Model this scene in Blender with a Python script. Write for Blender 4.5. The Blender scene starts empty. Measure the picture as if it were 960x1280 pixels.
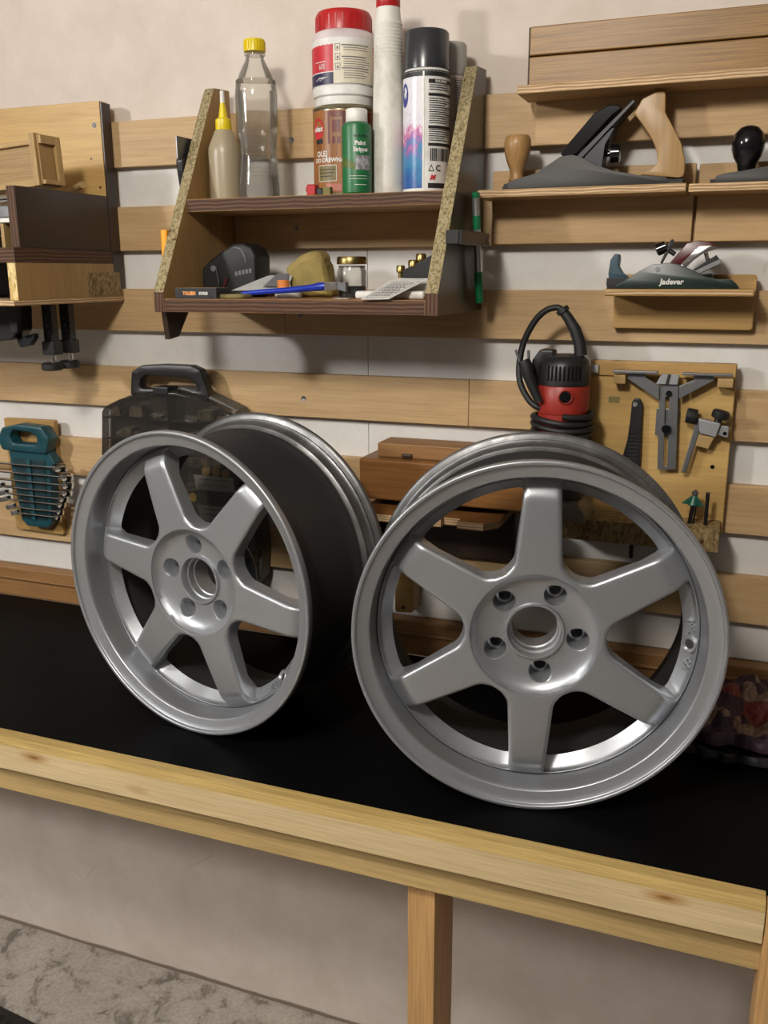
import bpy, bmesh, math, random
from math import sin, cos, pi, radians as RAD, sqrt, atan2, hypot
from mathutils import Vector, Matrix
random.seed(7)
SC = bpy.context.scene
COL = SC.collection

# ------------------------------------------------------------------ camera, world, lights, exposure
H = 0.904                                    # bench height, metres
cam_d = bpy.data.cameras.new('camera'); cam = bpy.data.objects.new('camera', cam_d); COL.objects.link(cam)
cam_d.sensor_fit = 'HORIZONTAL'; cam_d.sensor_width = 36.0
cam_d.lens = 36.0 * 1146.1 / 960.0
cam_d.clip_start = 0.02
yaw, pitch, roll = 0.3656, 0.2549, -0.0037
fw = Vector((-sin(yaw) * cos(pitch), cos(yaw) * cos(pitch), -sin(pitch)))
rt = Vector((cos(yaw), sin(yaw), 0)); up = rt.cross(fw)
r2 = rt * cos(roll) + up * sin(roll); u2 = -rt * sin(roll) + up * cos(roll)
M = Matrix((r2, u2, -fw)).transposed().to_4x4(); M.translation = Vector((0, -1.5175, H + 0.6828))
cam.matrix_world = M
SC.camera = cam

w = bpy.data.worlds.new('room_air'); SC.world = w; w.use_nodes = True
w.node_tree.nodes['Background'].inputs[0].default_value = (0.9, 0.95, 1, 1)
w.node_tree.nodes['Background'].inputs[1].default_value = 0.15

def lamp(name, loc, power, size, color, aim=None):
    d = bpy.data.lights.new(name, 'POINT'); d.shadow_soft_size = size; d.energy = power; d.color = color
    o = bpy.data.objects.new(name, d); COL.objects.link(o); o.location = loc
    if aim: o.rotation_euler = (Vector(aim) - Vector(loc)).to_track_quat('-Z', 'Y').to_euler()
    return o
lamp('ceiling_lamp', (-0.50, -1.75, 2.36), 70, 0.11, (1.0, 0.95, 0.87))
lamp('ceiling_lamp', (-2.45, -2.30, 2.36), 116, 0.11, (1.0, 0.985, 0.96))

SC.view_settings.view_transform = 'Standard'; SC.view_settings.look = 'None'
SC.view_settings.gamma = 1; SC.view_settings.use_curve_mapping = False
SC.view_settings.exposure = 0.0

# ------------------------------------------------------------------ object helpers
def thing(name, label, cat, loc=(0, 0, 0), rotz=0, group=None):
    o = bpy.data.objects.new(name, None); COL.objects.link(o)
    o.empty_display_size = 0.02
    o.location = loc; o.rotation_euler = (0, 0, rotz); tag(o, label, cat, group); return o
def tag(o, label, cat, group=None):
    o['label'] = label; o['category'] = cat
    if group: o['group'] = group
    return o
def obj(name, bm, mats, parent=None, smooth=False, origin=None):
    """one mesh object; bm in the parent's own coordinates (or the world's when there is no parent)"""
    bmesh.ops.recalc_face_normals(bm, faces=bm.faces)
    me = bpy.data.meshes.new(name); bm.to_mesh(me); bm.free()
    for m in (mats if isinstance(mats, (list, tuple)) else [mats]): me.materials.append(m)
    if smooth:
        me.polygons.foreach_set('use_smooth', [True] * len(me.polygons))
        me.set_sharp_from_angle(angle=RAD(smooth if smooth is not True else 35))
    o = bpy.data.objects.new(name, me); COL.objects.link(o)
    if parent: o.parent = parent
    return o
def inst(name, me, parent, loc=(0, 0, 0), rot=(0, 0, 0)):
    o = bpy.data.objects.new(name, me); COL.objects.link(o); o.parent = parent
    o.location = loc; o.rotation_euler = rot; return o
def struct(name, bm, mats, parent=None, smooth=False):
    o = obj(name, bm, mats, parent, smooth)
    if not parent: o['kind'] = 'structure'
    return o
def B(): return bmesh.new()
def bev(bm, edges, w, seg=2):
    if w > 0: bmesh.ops.bevel(bm, geom=edges, offset=w, segments=seg, profile=0.5, affect='EDGES', clamp_overlap=True)
def merge(bm, t, mat=None):
    if mat is not None: bmesh.ops.transform(t, matrix=mat, verts=t.verts)
    me = bpy.data.meshes.new('t'); t.to_mesh(me); t.free(); bm.from_mesh(me); bpy.data.meshes.remove(me); return bm
def box(bm, x0, x1, y0, y1, z0, z1, w=0, seg=2, face_axis=None, mat=None, mi=None):
    """face_axis: faces along that axis get slot 0, the edge faces slot 1"""
    t = bmesh.new()
    bmesh.ops.create_cube(t, size=1, matrix=Matrix.Translation(((x0 + x1) / 2, (y0 + y1) / 2, (z0 + z1) / 2)) @ Matrix.Diagonal((x1 - x0, y1 - y0, z1 - z0, 1)))
    if face_axis is not None:
        for f in t.faces: f.material_index = 0 if abs(f.normal['xyz'.index(face_axis)]) > .5 else 1
    if mi is not None:
        for f in t.faces: f.material_index = mi
    bev(t, t.edges[:], w, seg)
    return merge(bm, t, mat)
def rounded(poly, r, n=5):
    """round the corners of a closed 2-D polygon; r a number or one per corner"""
    out = []; N = len(poly)
    for i in range(N):
        p = Vector(poly[i]); a = Vector(poly[i - 1]) - p; b = Vector(poly[(i + 1) % N]) - p
        ri = r[i] if isinstance(r, (list, tuple)) else r
        la, lb = a.length, b.length
        if ri <= 0 or la < 1e-9 or lb < 1e-9: out.append(tuple(p)); continue
        a /= la; b /= lb
        ang = math.acos(max(-1, min(1, a.dot(b))))
        d = min(ri / max(math.tan(ang / 2), 1e-6), la * .48, lb * .48)
        p0 = p + a * d; p1 = p + b * d
        for k in range(n + 1):
            t = k / n; out.append(tuple(p0 * (1 - t) ** 2 + p * 2 * t * (1 - t) + p1 * t * t))
    return out
def prism(bm, poly, a, b, plane='xz', w=0, seg=2, face_mi=None, mat=None):
    """extrude a 2-D polygon along the third axis from a to b"""
    t = bmesh.new()
    def pt(u, v, h): return {'xz': (u, h, v), 'yz': (h, u, v), 'xy': (u, v, h)}[plane]
    v0 = [t.verts.new(pt(u, v, a)) for u, v in poly]; v1 = [t.verts.new(pt(u, v, b)) for u, v in poly]
    caps = [t.faces.new(v0), t.faces.new(v1[::-1])]
    n = len(poly)
    for i in range(n):
        f = t.faces.new((v0[i], v1[i], v1[(i + 1) % n], v0[(i + 1) % n]))
        if face_mi is not None: f.material_index = face_mi
    bmesh.ops.recalc_face_normals(t, faces=t.faces)
    if w > 0: bev(t, [e for f in caps for e in f.edges], w, seg)
    return merge(bm, t, mat)
AX = {'z': Matrix.Identity(4), 'y': Matrix.Rotation(-pi / 2, 4, 'X'), 'x': Matrix.Rotation(pi / 2, 4, 'Y')}
def lathe(bm, prof, c=(0, 0, 0), axis='z', seg=40, cap=True, mat=None, mi=None):
    """prof: (radius, height) from bottom to top"""
    t = bmesh.new(); rings = []
    for r, h in prof:
        rings.append([t.verts.new((r * cos(2 * pi * k / seg), r * sin(2 * pi * k / seg), h)) for k in range(seg)] if r > 1e-6 else [t.verts.new((0, 0, h))])
    for a, b in zip(rings, rings[1:]):
        for k in range(seg):
            j = (k + 1) % seg
            if len(a) == 1 and len(b) == 1: break
            if len(a) == 1: t.faces.new((a[0], b[j], b[k]))
            elif len(b) == 1: t.faces.new((a[k], a[j], b[0]))
            else: t.faces.new((a[k], a[j], b[j], b[k]))
    if cap:
        for rg in (rings[0][::-1], rings[-1]):
            if len(rg) > 2: t.faces.new(rg)
    bmesh.ops.recalc_face_normals(t, faces=t.faces)
    if mi is not None:
        for f in t.faces: f.material_index = mi
    m = Matrix.Translation(c) @ AX[axis]
    return merge(bm, t, (mat @ m) if mat is not None else m)
def smooth_path(pts, n=6):
    P = [Vector(p) for p in pts]; P = [P[0] * 2 - P[1]] + P + [P[-1] * 2 - P[-2]]; out = []
    for i in range(1, len(P) - 2):
        for k in range(n):
            t = k / n; a, b, c, d = P[i - 1:i + 3]
            out.append(.5 * ((2 * b) + (c - a) * t + (2 * a - 5 * b + 4 * c - d) * t * t + (3 * b - a - 3 * c + d) * t ** 3))
    out.append(P[-2]); return out
def tube(bm, pts, r, seg=10, curve=0, mi=None, closed=False):
    P = smooth_path(pts, curve) if curve else [Vector(p) for p in pts]
    n = len(P); R = r if isinstance(r, (list, tuple)) else [r] * n
    if len(R) != n: R = [R[0] + (R[-1] - R[0]) * i / (n - 1) for i in range(n)]
    t = bmesh.new(); rings = []; prev = None
    for i in range(n):
        d = (P[min(i + 1, n - 1)] - P[max(i - 1, 0)]).normalized()
        if prev is None: s = d.cross(Vector((0, 0, 1))); s = s if s.length > .1 else d.cross(Vector((1, 0, 0)))
        else: s = prev - d * prev.dot(d)
        s.normalize(); prev = s; q = d.cross(s)
        rings.append([t.verts.new(P[i] + (s * cos(2 * pi * k / seg) + q * sin(2 * pi * k / seg)) * R[i]) for k in range(seg)])
    for a, b in zip(rings, rings[1:]):
        for k in range(seg): t.faces.new((a[k], a[(k + 1) % seg], b[(k + 1) % seg], b[k]))
    t.faces.new(rings[0][::-1]); t.faces.new(rings[-1])
    if mi is not None:
        for f in t.faces: f.material_index = mi
    return merge(bm, t)
def wrap_patch(bm, R, x0, x1, z0, z1, phi, c=(0, 0), n=None, mi=None, R1=None):
    """a thin printed patch on a cylinder about the vertical through c; x along the surface from direction phi"""
    n = n or max(1, int(abs(x1 - x0) / R / .15)); R1 = R1 or R
    a = []; b = []
    for k in range(n + 1):
        t = phi + (x0 + (x1 - x0) * k / n) / R
        a.append(bm.verts.new((c[0] + R * cos(t), c[1] + R * sin(t), z0))); b.append(bm.verts.new((c[0] + R1 * cos(t), c[1] + R1 * sin(t), z1)))
    for k in range(n):
        f = bm.faces.new((a[k], a[k + 1], b[k + 1], b[k]))
        if mi is not None: f.material_index = mi
    return bm
def text_bm(s, size, bold=0.0, extrude=0.0, align='CENTER', shear=0, squash=1):
    cu = bpy.data.curves.new('t', 'FONT'); cu.body = s; cu.size = size; cu.align_x = align; cu.align_y = 'CENTER'
    cu.offset = bold; cu.extrude = extrude; cu.resolution_u = 2; cu.shear = shear
    o = bpy.data.objects.new('t', cu); COL.objects.link(o)
    dg = bpy.context.evaluated_depsgraph_get(); me = bpy.data.meshes.new_from_object(o.evaluated_get(dg))
    bm = bmesh.new(); bm.from_mesh(me); bpy.data.objects.remove(o); bpy.data.curves.remove(cu); bpy.data.meshes.remove(me)
    if squash != 1: bmesh.ops.scale(bm, vec=(squash, 1, 1), verts=bm.verts)
    return bm
def text_wrap(bm, s, size, R, x, z, phi, c=(0, 0), bold=0, mi=None, shear=0, squash=1):
    t = text_bm(s, size, bold, shear=shear, squash=squash)
    for v in t.verts:
        a = phi + (x + v.co.x) / R; zz = v.co.y
        v.co = (c[0] + R * cos(a), c[1] + R * sin(a), z + zz)
    if mi is not None:
        for f in t.faces: f.material_index = mi
    return merge(bm, t)
def text_flat(bm, s, size, mat, bold=0, mi=None, extrude=0, shear=0, squash=1):
    t = text_bm(s, size, bold, extrude, shear=shear, squash=squash)
    if mi is not None:
        for f in t.faces: f.material_index = mi
    return merge(bm, t, mat)
FRONT = Matrix.Rotation(pi / 2, 4, 'X')          # text lying in x/y turned to stand facing -Y

# ------------------------------------------------------------------ materials
MATS = {}
class NT:
    def __init__(s, name):
        s.m = bpy.data.materials.new(name); s.m.use_nodes = True; s.t = s.m.node_tree
        s.bsdf = s.t.nodes['Principled BSDF']; s.out = s.t.nodes['Material Output']
    def n(s, typ, **kw):
        nd = s.t.nodes.new('ShaderNode' + typ)
        for k, v in kw.items(): setattr(nd, k, v)
        return nd
    def set(s, nd, **kw):
        for k, v in kw.items():
            i = nd.inputs[k.replace('_', ' ')] if isinstance(k, str) else nd.inputs[k]
            if hasattr(v, 'links') or hasattr(v, 'is_linked'): s.t.links.new(v, i)
            else: i.default_value = v
        return nd
    def link(s, a, b): s.t.links.new(a, b)
    def coord(s, scale=(1, 1, 1), rot=(0, 0, 0), rnd=True, which='Object'):
        tc = s.n('TexCoord'); mp = s.n('Mapping'); mp.inputs['Scale'].default_value = scale; mp.inputs['Rotation'].default_value = rot
        if rnd:
            oi = s.n('ObjectInfo'); ma = s.n('Math', operation='MULTIPLY'); s.link(oi.outputs['Random'], ma.inputs[0]); ma.inputs[1].default_value = 37.0
            ad = s.n('VectorMath', operation='ADD'); s.link(tc.outputs[which], ad.inputs[0]); s.link(ma.outputs[0], ad.inputs[1]); s.link(ad.outputs[0], mp.inputs['Vector'])
        else: s.link(tc.outputs[which], mp.inputs['Vector'])
        return mp.outputs[0]
    def noise(s, vec, scale=5, detail=4, rough=.55, dist=0):
        nd = s.n('TexNoise'); s.link(vec, nd.inputs['Vector']); nd.inputs['Scale'].default_value = scale
        nd.inputs['Detail'].default_value = detail; nd.inputs['Roughness'].default_value = rough; nd.inputs['Distortion'].default_value = dist
        return nd.outputs['Fac']
    def ramp(s, fac, stops, interp='LINEAR'):
        r = s.n('ValToRGB'); r.color_ramp.interpolation = interp; s.link(fac, r.inputs[0]); e = r.color_ramp.elements
        while len(e) < len(stops): e.new(.5)
        for el, (p, c) in zip(e, stops): el.position = p; el.color = (*c, 1) if len(c) == 3 else c
        return r.outputs[0]
    def mix(s, a, b, fac=.5, mode='MIX'):
        m = s.n('MixRGB', blend_type=mode)
        for i, v in ((0, fac), (1, a), (2, b)):
            if hasattr(v, 'is_linked'): s.link(v, m.inputs[i])
            else: m.inputs[i].default_value = v if i == 0 else (*v, 1)
        return m.outputs[0]
    def base(s, c, rough=.5, metal=0, spec=.5):
        if hasattr(c, 'is_linked'): s.link(c, s.bsdf.inputs['Base Color'])
        else: s.bsdf.inputs['Base Color'].default_value = (*c, 1)
        if hasattr(rough, 'is_linked'): s.link(rough, s.bsdf.inputs['Roughness'])
        else: s.bsdf.inputs['Roughness'].default_value = rough
        s.bsdf.inputs['Metallic'].default_value = metal; s.bsdf.inputs['Specular IOR Level'].default_value = spec
        return s
    def bump(s, h, strength=.2, dist=.002):
        b = s.n('Bump'); b.inputs['Strength'].default_value = strength; b.inputs['Distance'].default_value = dist
        s.link(h, b.inputs['Height']); s.link(b.outputs[0], s.bsdf.inputs['Normal']); return s
def plain(name, c, rough=.5, metal=0, spec=.5, var=.12, scale=40, bump=0):
    """plain material with a little procedural unevenness"""
    k = NT(name); v = k.coord(); f = k.noise(v, scale, 3)
    lo = tuple(x * (1 - var) for x in c); hi = tuple(min(1, x * (1 + var)) for x in c)
    k.base(k.ramp(f, [(.3, lo), (.7, hi)]), rough, metal, spec)
    if bump: k.bump(f, bump, .001)
    return k.m
def wood(name, light, dark, axis='x', rough=.55, grain=1.0, fig=.5, knots=False, spec=.35, fine=.5):
    k = NT(name); i = 'xyz'.index(axis)
    def sc(al, ac): return tuple(al if j == i else ac for j in range(3))
    v1 = k.coord(sc(1.2, 14 * grain)); v2 = k.coord(sc(5, 190 * grain)); v3 = k.coord(sc(.9, 5))
    big = k.noise(v3, 2.2, 3, .5, .8)
    band = k.noise(v1, 3.2, 5, .6, 1.2); fin = k.noise(v2, 2.0, 3, .6)
    mid = tuple((a + b) / 2 for a, b in zip(light, dark))
    c = k.ramp(band, [(.25, dark), (.48, mid), (.7, light)])
    c = k.mix(tuple(light), c, fig)
    fr = k.ramp(fin, [(.35, tuple(1 - fine * .45 for _ in range(3))), (.6, (1, 1, 1))])
    c = k.mix(c, fr, 1.0, 'MULTIPLY')
    br = k.ramp(big, [(.3, (.84, .82, .78)), (.7, (1.06, 1.05, 1.03))]); c = k.mix(c, br, 1.0, 'MULTIPLY')
    if knots:
        vo = k.n('TexVoronoi'); vv = k.coord(sc(5, 16)); k.link(vv, vo.inputs['Vector']); vo.inputs['Scale'].default_value = 1.0
        kn = k.ramp(vo.outputs['Distance'], [(.02, (.36, .22, .12)), (.06, (.70, .54, .38)), (.16, (1, 1, 1))]); c = k.mix(c, kn, 1.0, 'MULTIPLY')
    k.base(c, rough, 0, spec).bump(fin, .12, .0006)
    return k.m
def layers(name, cols, axis='z', period=.0045, rough=.6):
    """plywood edge: veneers seen end on"""
    k = NT(name); tc = k.n('TexCoord'); sp = k.n('SeparateXYZ'); k.link(tc.outputs['Object'], sp.inputs[0])
    nz = k.noise(k.coord((3, 3, 3)), 6, 2)
    m = k.n('Math', operation='MULTIPLY_ADD'); k.link(sp.outputs['XYZ'.index(axis.upper())], m.inputs[0]); m.inputs[1].default_value = 1 / period
    k.link(nz, m.inputs[2])
    fr = k.n('Math', operation='FRACT'); k.link(m.outputs[0], fr.inputs[0])
    c = k.ramp(fr.outputs[0], [(0, cols[0]), (.42, cols[0]), (.5, cols[1]), (.92, cols[1]), (1, cols[0])])
    g = k.noise(k.coord((9, 9, 160)), 6, 3); c = k.mix(c, k.ramp(g, [(.3, (.75, .72, .7)), (.65, (1.05, 1.05, 1.05))]), 1.0, 'MULTIPLY')
    k.base(c, rough, 0, .3); return k.m
def chip(name, cols, scale=230, rough=.75):
    """chipboard: flakes of several tones with dark pits"""
    k = NT(name); v = k.coord((1, 1, .55)); vo = k.n('TexVoronoi'); k.link(v, vo.inputs['Vector']); vo.inputs['Scale'].default_value = scale
    sp = k.n('SeparateColor'); k.link(vo.outputs['Color'], sp.inputs[0])
    c = k.ramp(sp.outputs[0], [(0, cols[0]), (.35, cols[1]), (.8, cols[2])])
    pit = k.noise(k.coord((1, 1, .4)), 130, 3); c = k.mix(c, k.ramp(pit, [(.28, (.25, .18, .12)), (.36, (1, 1, 1))]), 1.0, 'MULTIPLY')
    k.base(c, rough, 0, .2).bump(sp.outputs[0], .25, .0008); return k.m
def glassy(name, tint, opacity=.08, rough=.03, body=None):
    """thin clear plastic or glass shell: mostly see-through, Fresnel reflections"""
    k = NT(name); k.t.nodes.remove(k.bsdf)
    tr = k.n('BsdfTransparent'); tr.inputs[0].default_value = (*tint, 1)
    gl = k.n('BsdfGlossy'); gl.inputs['Roughness'].default_value = rough
    df = k.n('BsdfDiffuse'); df.inputs[0].default_value = (*(body or tint), 1)
    fr = k.n('LayerWeight'); fr.inputs[0].default_value = .35
    m0 = k.n('MixShader'); m0.inputs[0].default_value = opacity; k.link(tr.outputs[0], m0.inputs[1]); k.link(df.outputs[0], m0.inputs[2])
    mu = k.n('Math', operation='MULTIPLY'); k.link(fr.outputs['Fresnel'], mu.inputs[0]); mu.inputs[1].default_value = .8
    m1 = k.n('MixShader'); k.link(mu.outputs[0], m1.inputs[0]); k.link(m0.outputs[0], m1.inputs[1]); k.link(gl.outputs[0], m1.inputs[2])
    k.link(m1.outputs[0], k.out.inputs[0]); return k.m

def plaster(name, a, b, stain, blue=False):
    k = NT(name); v = k.coord(rnd=False); n1 = k.noise(v, 1.6, 5, .6, .4); n2 = k.noise(v, 9, 5, .65); n3 = k.noise(k.coord((1, 1, .35), rnd=False), 26, 4, .7)
    c = k.mix(k.ramp(n1, [(.3, a), (.7, b)]), k.ramp(n2, [(.3, (.9, .88, .86)), (.65, (1.03, 1.03, 1.03))]), 1.0, 'MULTIPLY')
    c = k.mix(c, k.ramp(n3, [(.24, stain), (.31, (1, 1, 1))]), 1.0, 'MULTIPLY')
    tc = k.n('TexCoord'); sp = k.n('SeparateXYZ'); k.link(tc.outputs['Object'], sp.inputs[0])
    dz = k.n('Math', operation='MULTIPLY_ADD'); k.link(n2, dz.inputs[0]); dz.inputs[1].default_value = -.016; k.link(sp.outputs[2], dz.inputs[2])
    c = k.mix(c, k.ramp(dz.outputs[0], [(-.0, (.35, .31, .27)), (.004, (1, 1, 1))]), 1.0, 'MULTIPLY')
    sc_ = k.n('TexVoronoi', feature='DISTANCE_TO_EDGE'); k.link(k.coord((1.6, 1, 1.1), rnd=False), sc_.inputs['Vector']); sc_.inputs['Scale'].default_value = 3.1
    gate = k.noise(v, 5.5, 2); g2 = k.ramp(gate, [(.60, (0, 0, 0)), (.66, (1, 1, 1))])
    cr = k.ramp(sc_.outputs['Distance'], [(.0, (.80, .76, .72)), (.005, (1, 1, 1))]); c = k.mix(c, k.mix((1, 1, 1), cr, g2), 1.0, 'MULTIPLY')
    k.base(c, .85, 0, .25).bump(n2, .25, .004); return k.m
m_plaster = plaster('painted_plaster', (.62, .545, .48), (.70, .63, .57), (.80, .76, .72))
m_white = plaster('white_panel_paint', (.68, .665, .64), (.75, .735, .71), (.87, .85, .83))
def concrete():
    k = NT('concrete_floor'); v = k.coord(rnd=False); a = k.noise(v, 2.5, 6, .65, .3); b = k.noise(v, 14, 6, .7, .5); d = k.noise(v, 120, 3)
    c = k.ramp(a, [(.3, (.42, .375, .325)), (.7, (.56, .51, .45))])
    c = k.mix(c, k.ramp(b, [(.38, (.42, .40, .38)), (.47, (.88, .87, .86)), (.7, (1.06, 1.06, 1.05))]), 1.0, 'MULTIPLY')
    c = k.mix(c, k.ramp(d, [(.3, (.8, .8, .8)), (.6, (1.03, 1.03, 1.03))]), 1.0, 'MULTIPLY')
    k.base(c, .8, 0, .3).bump(b, .4, .004); return k.m
m_floor = concrete()
m_ceil = plain('ceiling_paint', (.47, .455, .43), .9)
m_far = plain('far_wall_clutter_grey', (.16, .15, .14), .9)
m_birch = wood('birch_ply_face', (.60, .415, .225), (.44, .275, .12), 'x', .5, .7, .55, fine=.3)
m_birch2 = wood('birch_holder_face', (.56, .37, .185), (.40, .24, .10), 'x', .5, .5, .6, fine=.3)
m_honey = wood('honey_board', (.50, .31, .115), (.36, .20, .06), 'x', .45, .8, .5, fine=.35)
m_yellow = wood('yellow_ply', (.60, .395, .15), (.45, .27, .085), 'x', .42, .6, .5, fine=.3)
m_pine = wood('pine_rail', (.68, .535, .32), (.50, .36, .165), 'x', .45, 1.3, .5, knots=True, fine=.4)
m_apron = wood('shaded_pine_apron', (.54, .385, .17), (.40, .265, .10), 'x', .5, 1.3, .4, fine=.5)  # orange pine board, its colour also darkened for the shade under the rail
m_pinez = wood('pine_post', (.66, .40, .17), (.44, .225, .075), 'z', .5, 1.6, .35, fine=.6)
m_oak = wood('oak_box_side', (.38, .215, .072), (.24, .125, .036), 'x', .4, 1.9, .4, fine=1.0)
m_trim = wood('brown_trim', (.36, .19, .075), (.22, .105, .035), 'x', .5, 1.5, .4)
m_teak = wood('red_brown_block', (.30, .135, .04), (.18, .075, .02), 'x', .4, 1.2, .6)
m_knob = wood('turned_beech', (.42, .245, .10), (.27, .14, .05), 'z', .35, .9, .4, fine=.5)
m_beech = wood('beech_handle', (.40, .245, .10), (.29, .165, .06), 'z', .35, .5, .5, fine=.3)
m_sideL = wood('brown_ply_inside', (.40, .25, .10), (.29, .165, .06), 'z', .5, .5, .6, fine=.3)
m_ripple = wood('rippled_ash', (.40, .26, .11), (.20, .105, .035), 'x', .45, 2.2, .05, fine=.8)
m_ashz = wood('pale_frame_wood', (.50, .34, .15), (.36, .22, .085), 'z', .5, 1.2, .7)
m_ashx = wood('pale_frame_wood_long', (.50, .34, .15), (.36, .22, .085), 'x', .5, 1.2, .7)
m_film = wood('brown_film_ply', (.045, .026, .017), (.024, .014, .010), 'z', .33, .5, .5, fine=.2, spec=.5)
m_plyd = layers('brown_ply_edge', ((.125, .062, .032), (.055, .026, .014)), 'z', .006)
m_plydx = layers('brown_ply_edge_upright', ((.125, .062, .032), (.055, .026, .014)), 'x', .006)
m_plyl = layers('pale_ply_edge', ((.66, .48, .29), (.36, .215, .10)), 'z', .0042)
m_osb = chip('chipboard_edge', ((.15, .115, .055), (.25, .20, .105), (.36, .30, .17)), 420)
m_osb2 = chip('bright_chipboard_edge', ((.45, .30, .10), (.62, .45, .18), (.78, .62, .32)))
m_osbd = chip('dark_chipboard', ((.13, .085, .035), (.22, .15, .065), (.33, .24, .12)), 260)
def bench_film():
    k = NT('black_film_worktop'); v = k.coord(rnd=False); a = k.noise(v, 3.5, 5, .65, .6); b = k.noise(v, 300, 2)
    s = k.noise(v, 22, 3, .8); c = k.ramp(a, [(.3, (.0018, .0018, .002)), (.72, (.0032, .0032, .0035))])
    c = k.mix(c, k.ramp(s, [(.80, (0, 0, 0)), (.86, (.05, .05, .05))]), 1.0, 'ADD')
    k.base(c, k.ramp(a, [(.3, (.42,) * 3), (.7, (.54,) * 3)]), 0, .05).bump(b, .05, .0005); return k.m
m_bench = bench_film()
def satin(name, c, rough, metal=.85, flake=.06, bump=.04):
    k = NT(name); v = k.coord(); n = k.noise(v, 900, 2); m = k.noise(v, 8, 3)
    lo = tuple(x * (1 - flake) for x in c); hi = tuple(x * (1 + flake) for x in c)
    k.base(k.ramp(n, [(.35, lo), (.65, hi)]), k.ramp(m, [(.3, (rough - .03,) * 3), (.7, (rough + .03,) * 3)]), metal).bump(n, bump, .0003); return k.m
m_silver = satin('satin_silver_paint', (.385, .40, .425), .38, .72)
m_barrel = satin('matte_graphite_barrel', (.028, .028, .030), .50, .25)
m_barrel_in = satin('dark_inner_barrel', (.035, .034, .033), .55, .3)
def worn_alu():
    k = NT('worn_bare_aluminium'); v = k.coord(); n = k.noise(v, 7, 5, .7, .8); f = k.noise(v, 60, 4, .7)
    c = k.ramp(n, [(.3, (.11, .11, .112)), (.55, (.20, .20, .203)), (.72, (.36, .36, .365))])
    k.base(c, k.ramp(f, [(.3, (.33,) * 3), (.7, (.52,) * 3)]), .8).bump(f, .12, .0008); return k.m
m_alu = worn_alu()
m_black = plain('black_plastic', (.014, .014, .015), .38)
m_rubber = plain('black_rubber', (.011, .011, .011), .55)
m_gloss = plain('gloss_black', (.006, .006, .007), .12)
m_steel = satin('grey_steel', (.23, .235, .245), .42, .9)
m_iron = satin('cast_iron', (.042, .040, .038), .5, .6)
m_irond = satin('dark_plane_iron', (.03, .03, .033), .38, .7)
m_cast = satin('cast_alloy', (.36, .36, .375), .5, .7)
m_chrome = plain('chrome', (.72, .72, .72), .09, 1.0)
m_brass = plain('brass', (.30, .22, .085), .32, 1.0)
m_teal = plain('teal_plastic', (.008, .060, .078), .36)
m_teald = plain('dark_teal_plastic', (.005, .028, .036), .4)
m_red = plain('red_plastic', (.42, .012, .014), .35)
m_redtool = plain('red_tool_body', (.30, .024, .014), .42)
m_yel = plain('yellow_plastic', (.72, .55, .006), .35)
m_orange = plain('orange_plastic', (.90, .36, .006), .4)
m_greenm = plain('green_plastic', (.006, .16, .055), .4)
m_greenb = plain('green_bottle_paint', (.012, .135, .040), .38)
m_greenk = plain('dark_green_enamel', (.006, .018, .013), .34)
m_blue = plain('blue_handle', (.008, .030, .36), .28)
m_bluek = plain('blue_grey_rubber', (.015, .05, .075), .45)
m_wplas = plain('white_plastic', (.70, .69, .66), .42)
m_wdirty = (lambda k: (k.base(k.mix(k.ramp(k.noise(k.coord((1, 1, .6)), 14, 4, .7), [(.28, (.42, .38, .31)), (.5, (.66, .64, .58)), (.75, (.72, .70, .65))]), k.ramp(k.noise(k.coord(), 55, 3), [(.24, (.45, .4, .3)), (.3, (1, 1, 1))]), 1, 'MULTIPLY'), .5), k.m)[1])(NT('grubby_white_plastic'))
m_frost = plain('translucent_lilac_plastic', (.60, .52, .53), .4)
m_paper = plain('white_paper', (.68, .67, .64), .7)
m_papgr = plain('grey_paper', (.40, .40, .39), .6)
m_ink = plain('black_ink', (.015, .015, .018), .5)
m_inkg = plain('grey_ink', (.13, .13, .14), .5)
m_navy = plain('navy_label', (.018, .016, .055), .4)
m_redl = plain('red_label', (.50, .022, .035), .4)
m_tin = plain('tin_metal', (.42, .38, .26), .3, .9)
m_stone = plain('mustard_sponge_stone', (.30, .225, .07), .85, var=.25, scale=25, bump=.5)
m_olive = plain('olive_pad', (.20, .17, .06), .8)
m_maroon = plain('maroon_plastic', (.075, .012, .014), .3)
m_pet = glassy('clear_bottle_plastic', (.94, .94, .92), .05)
m_smoke = glassy('smoky_clear_lid', (.62, .60, .56), .16, .10, (.11, .10, .09))
m_jarg = glassy('jar_glass', (.92, .92, .90), .02)
m_acryl = glassy('clear_acrylic', (.75, .74, .70), .12)
def water():
    k = NT('water'); k.base((.97, .97, .95), .0); k.bsdf.inputs['IOR'].default_value = 1.2
    k.bsdf.inputs['Transmission Weight'].default_value = 1.0; return k.m
m_water = water()
def glue():
    k = NT('translucent_glue_bottle'); k.base((.36, .30, .20), .35); k.bsdf.inputs['Subsurface Weight'].default_value = .3
    k.bsdf.inputs['Subsurface Radius'].default_value = (.01, .008, .005); return k.m
m_glue = glue()
m_dregs = plain('dark_oil', (.010, .005, .004), .1)

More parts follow.
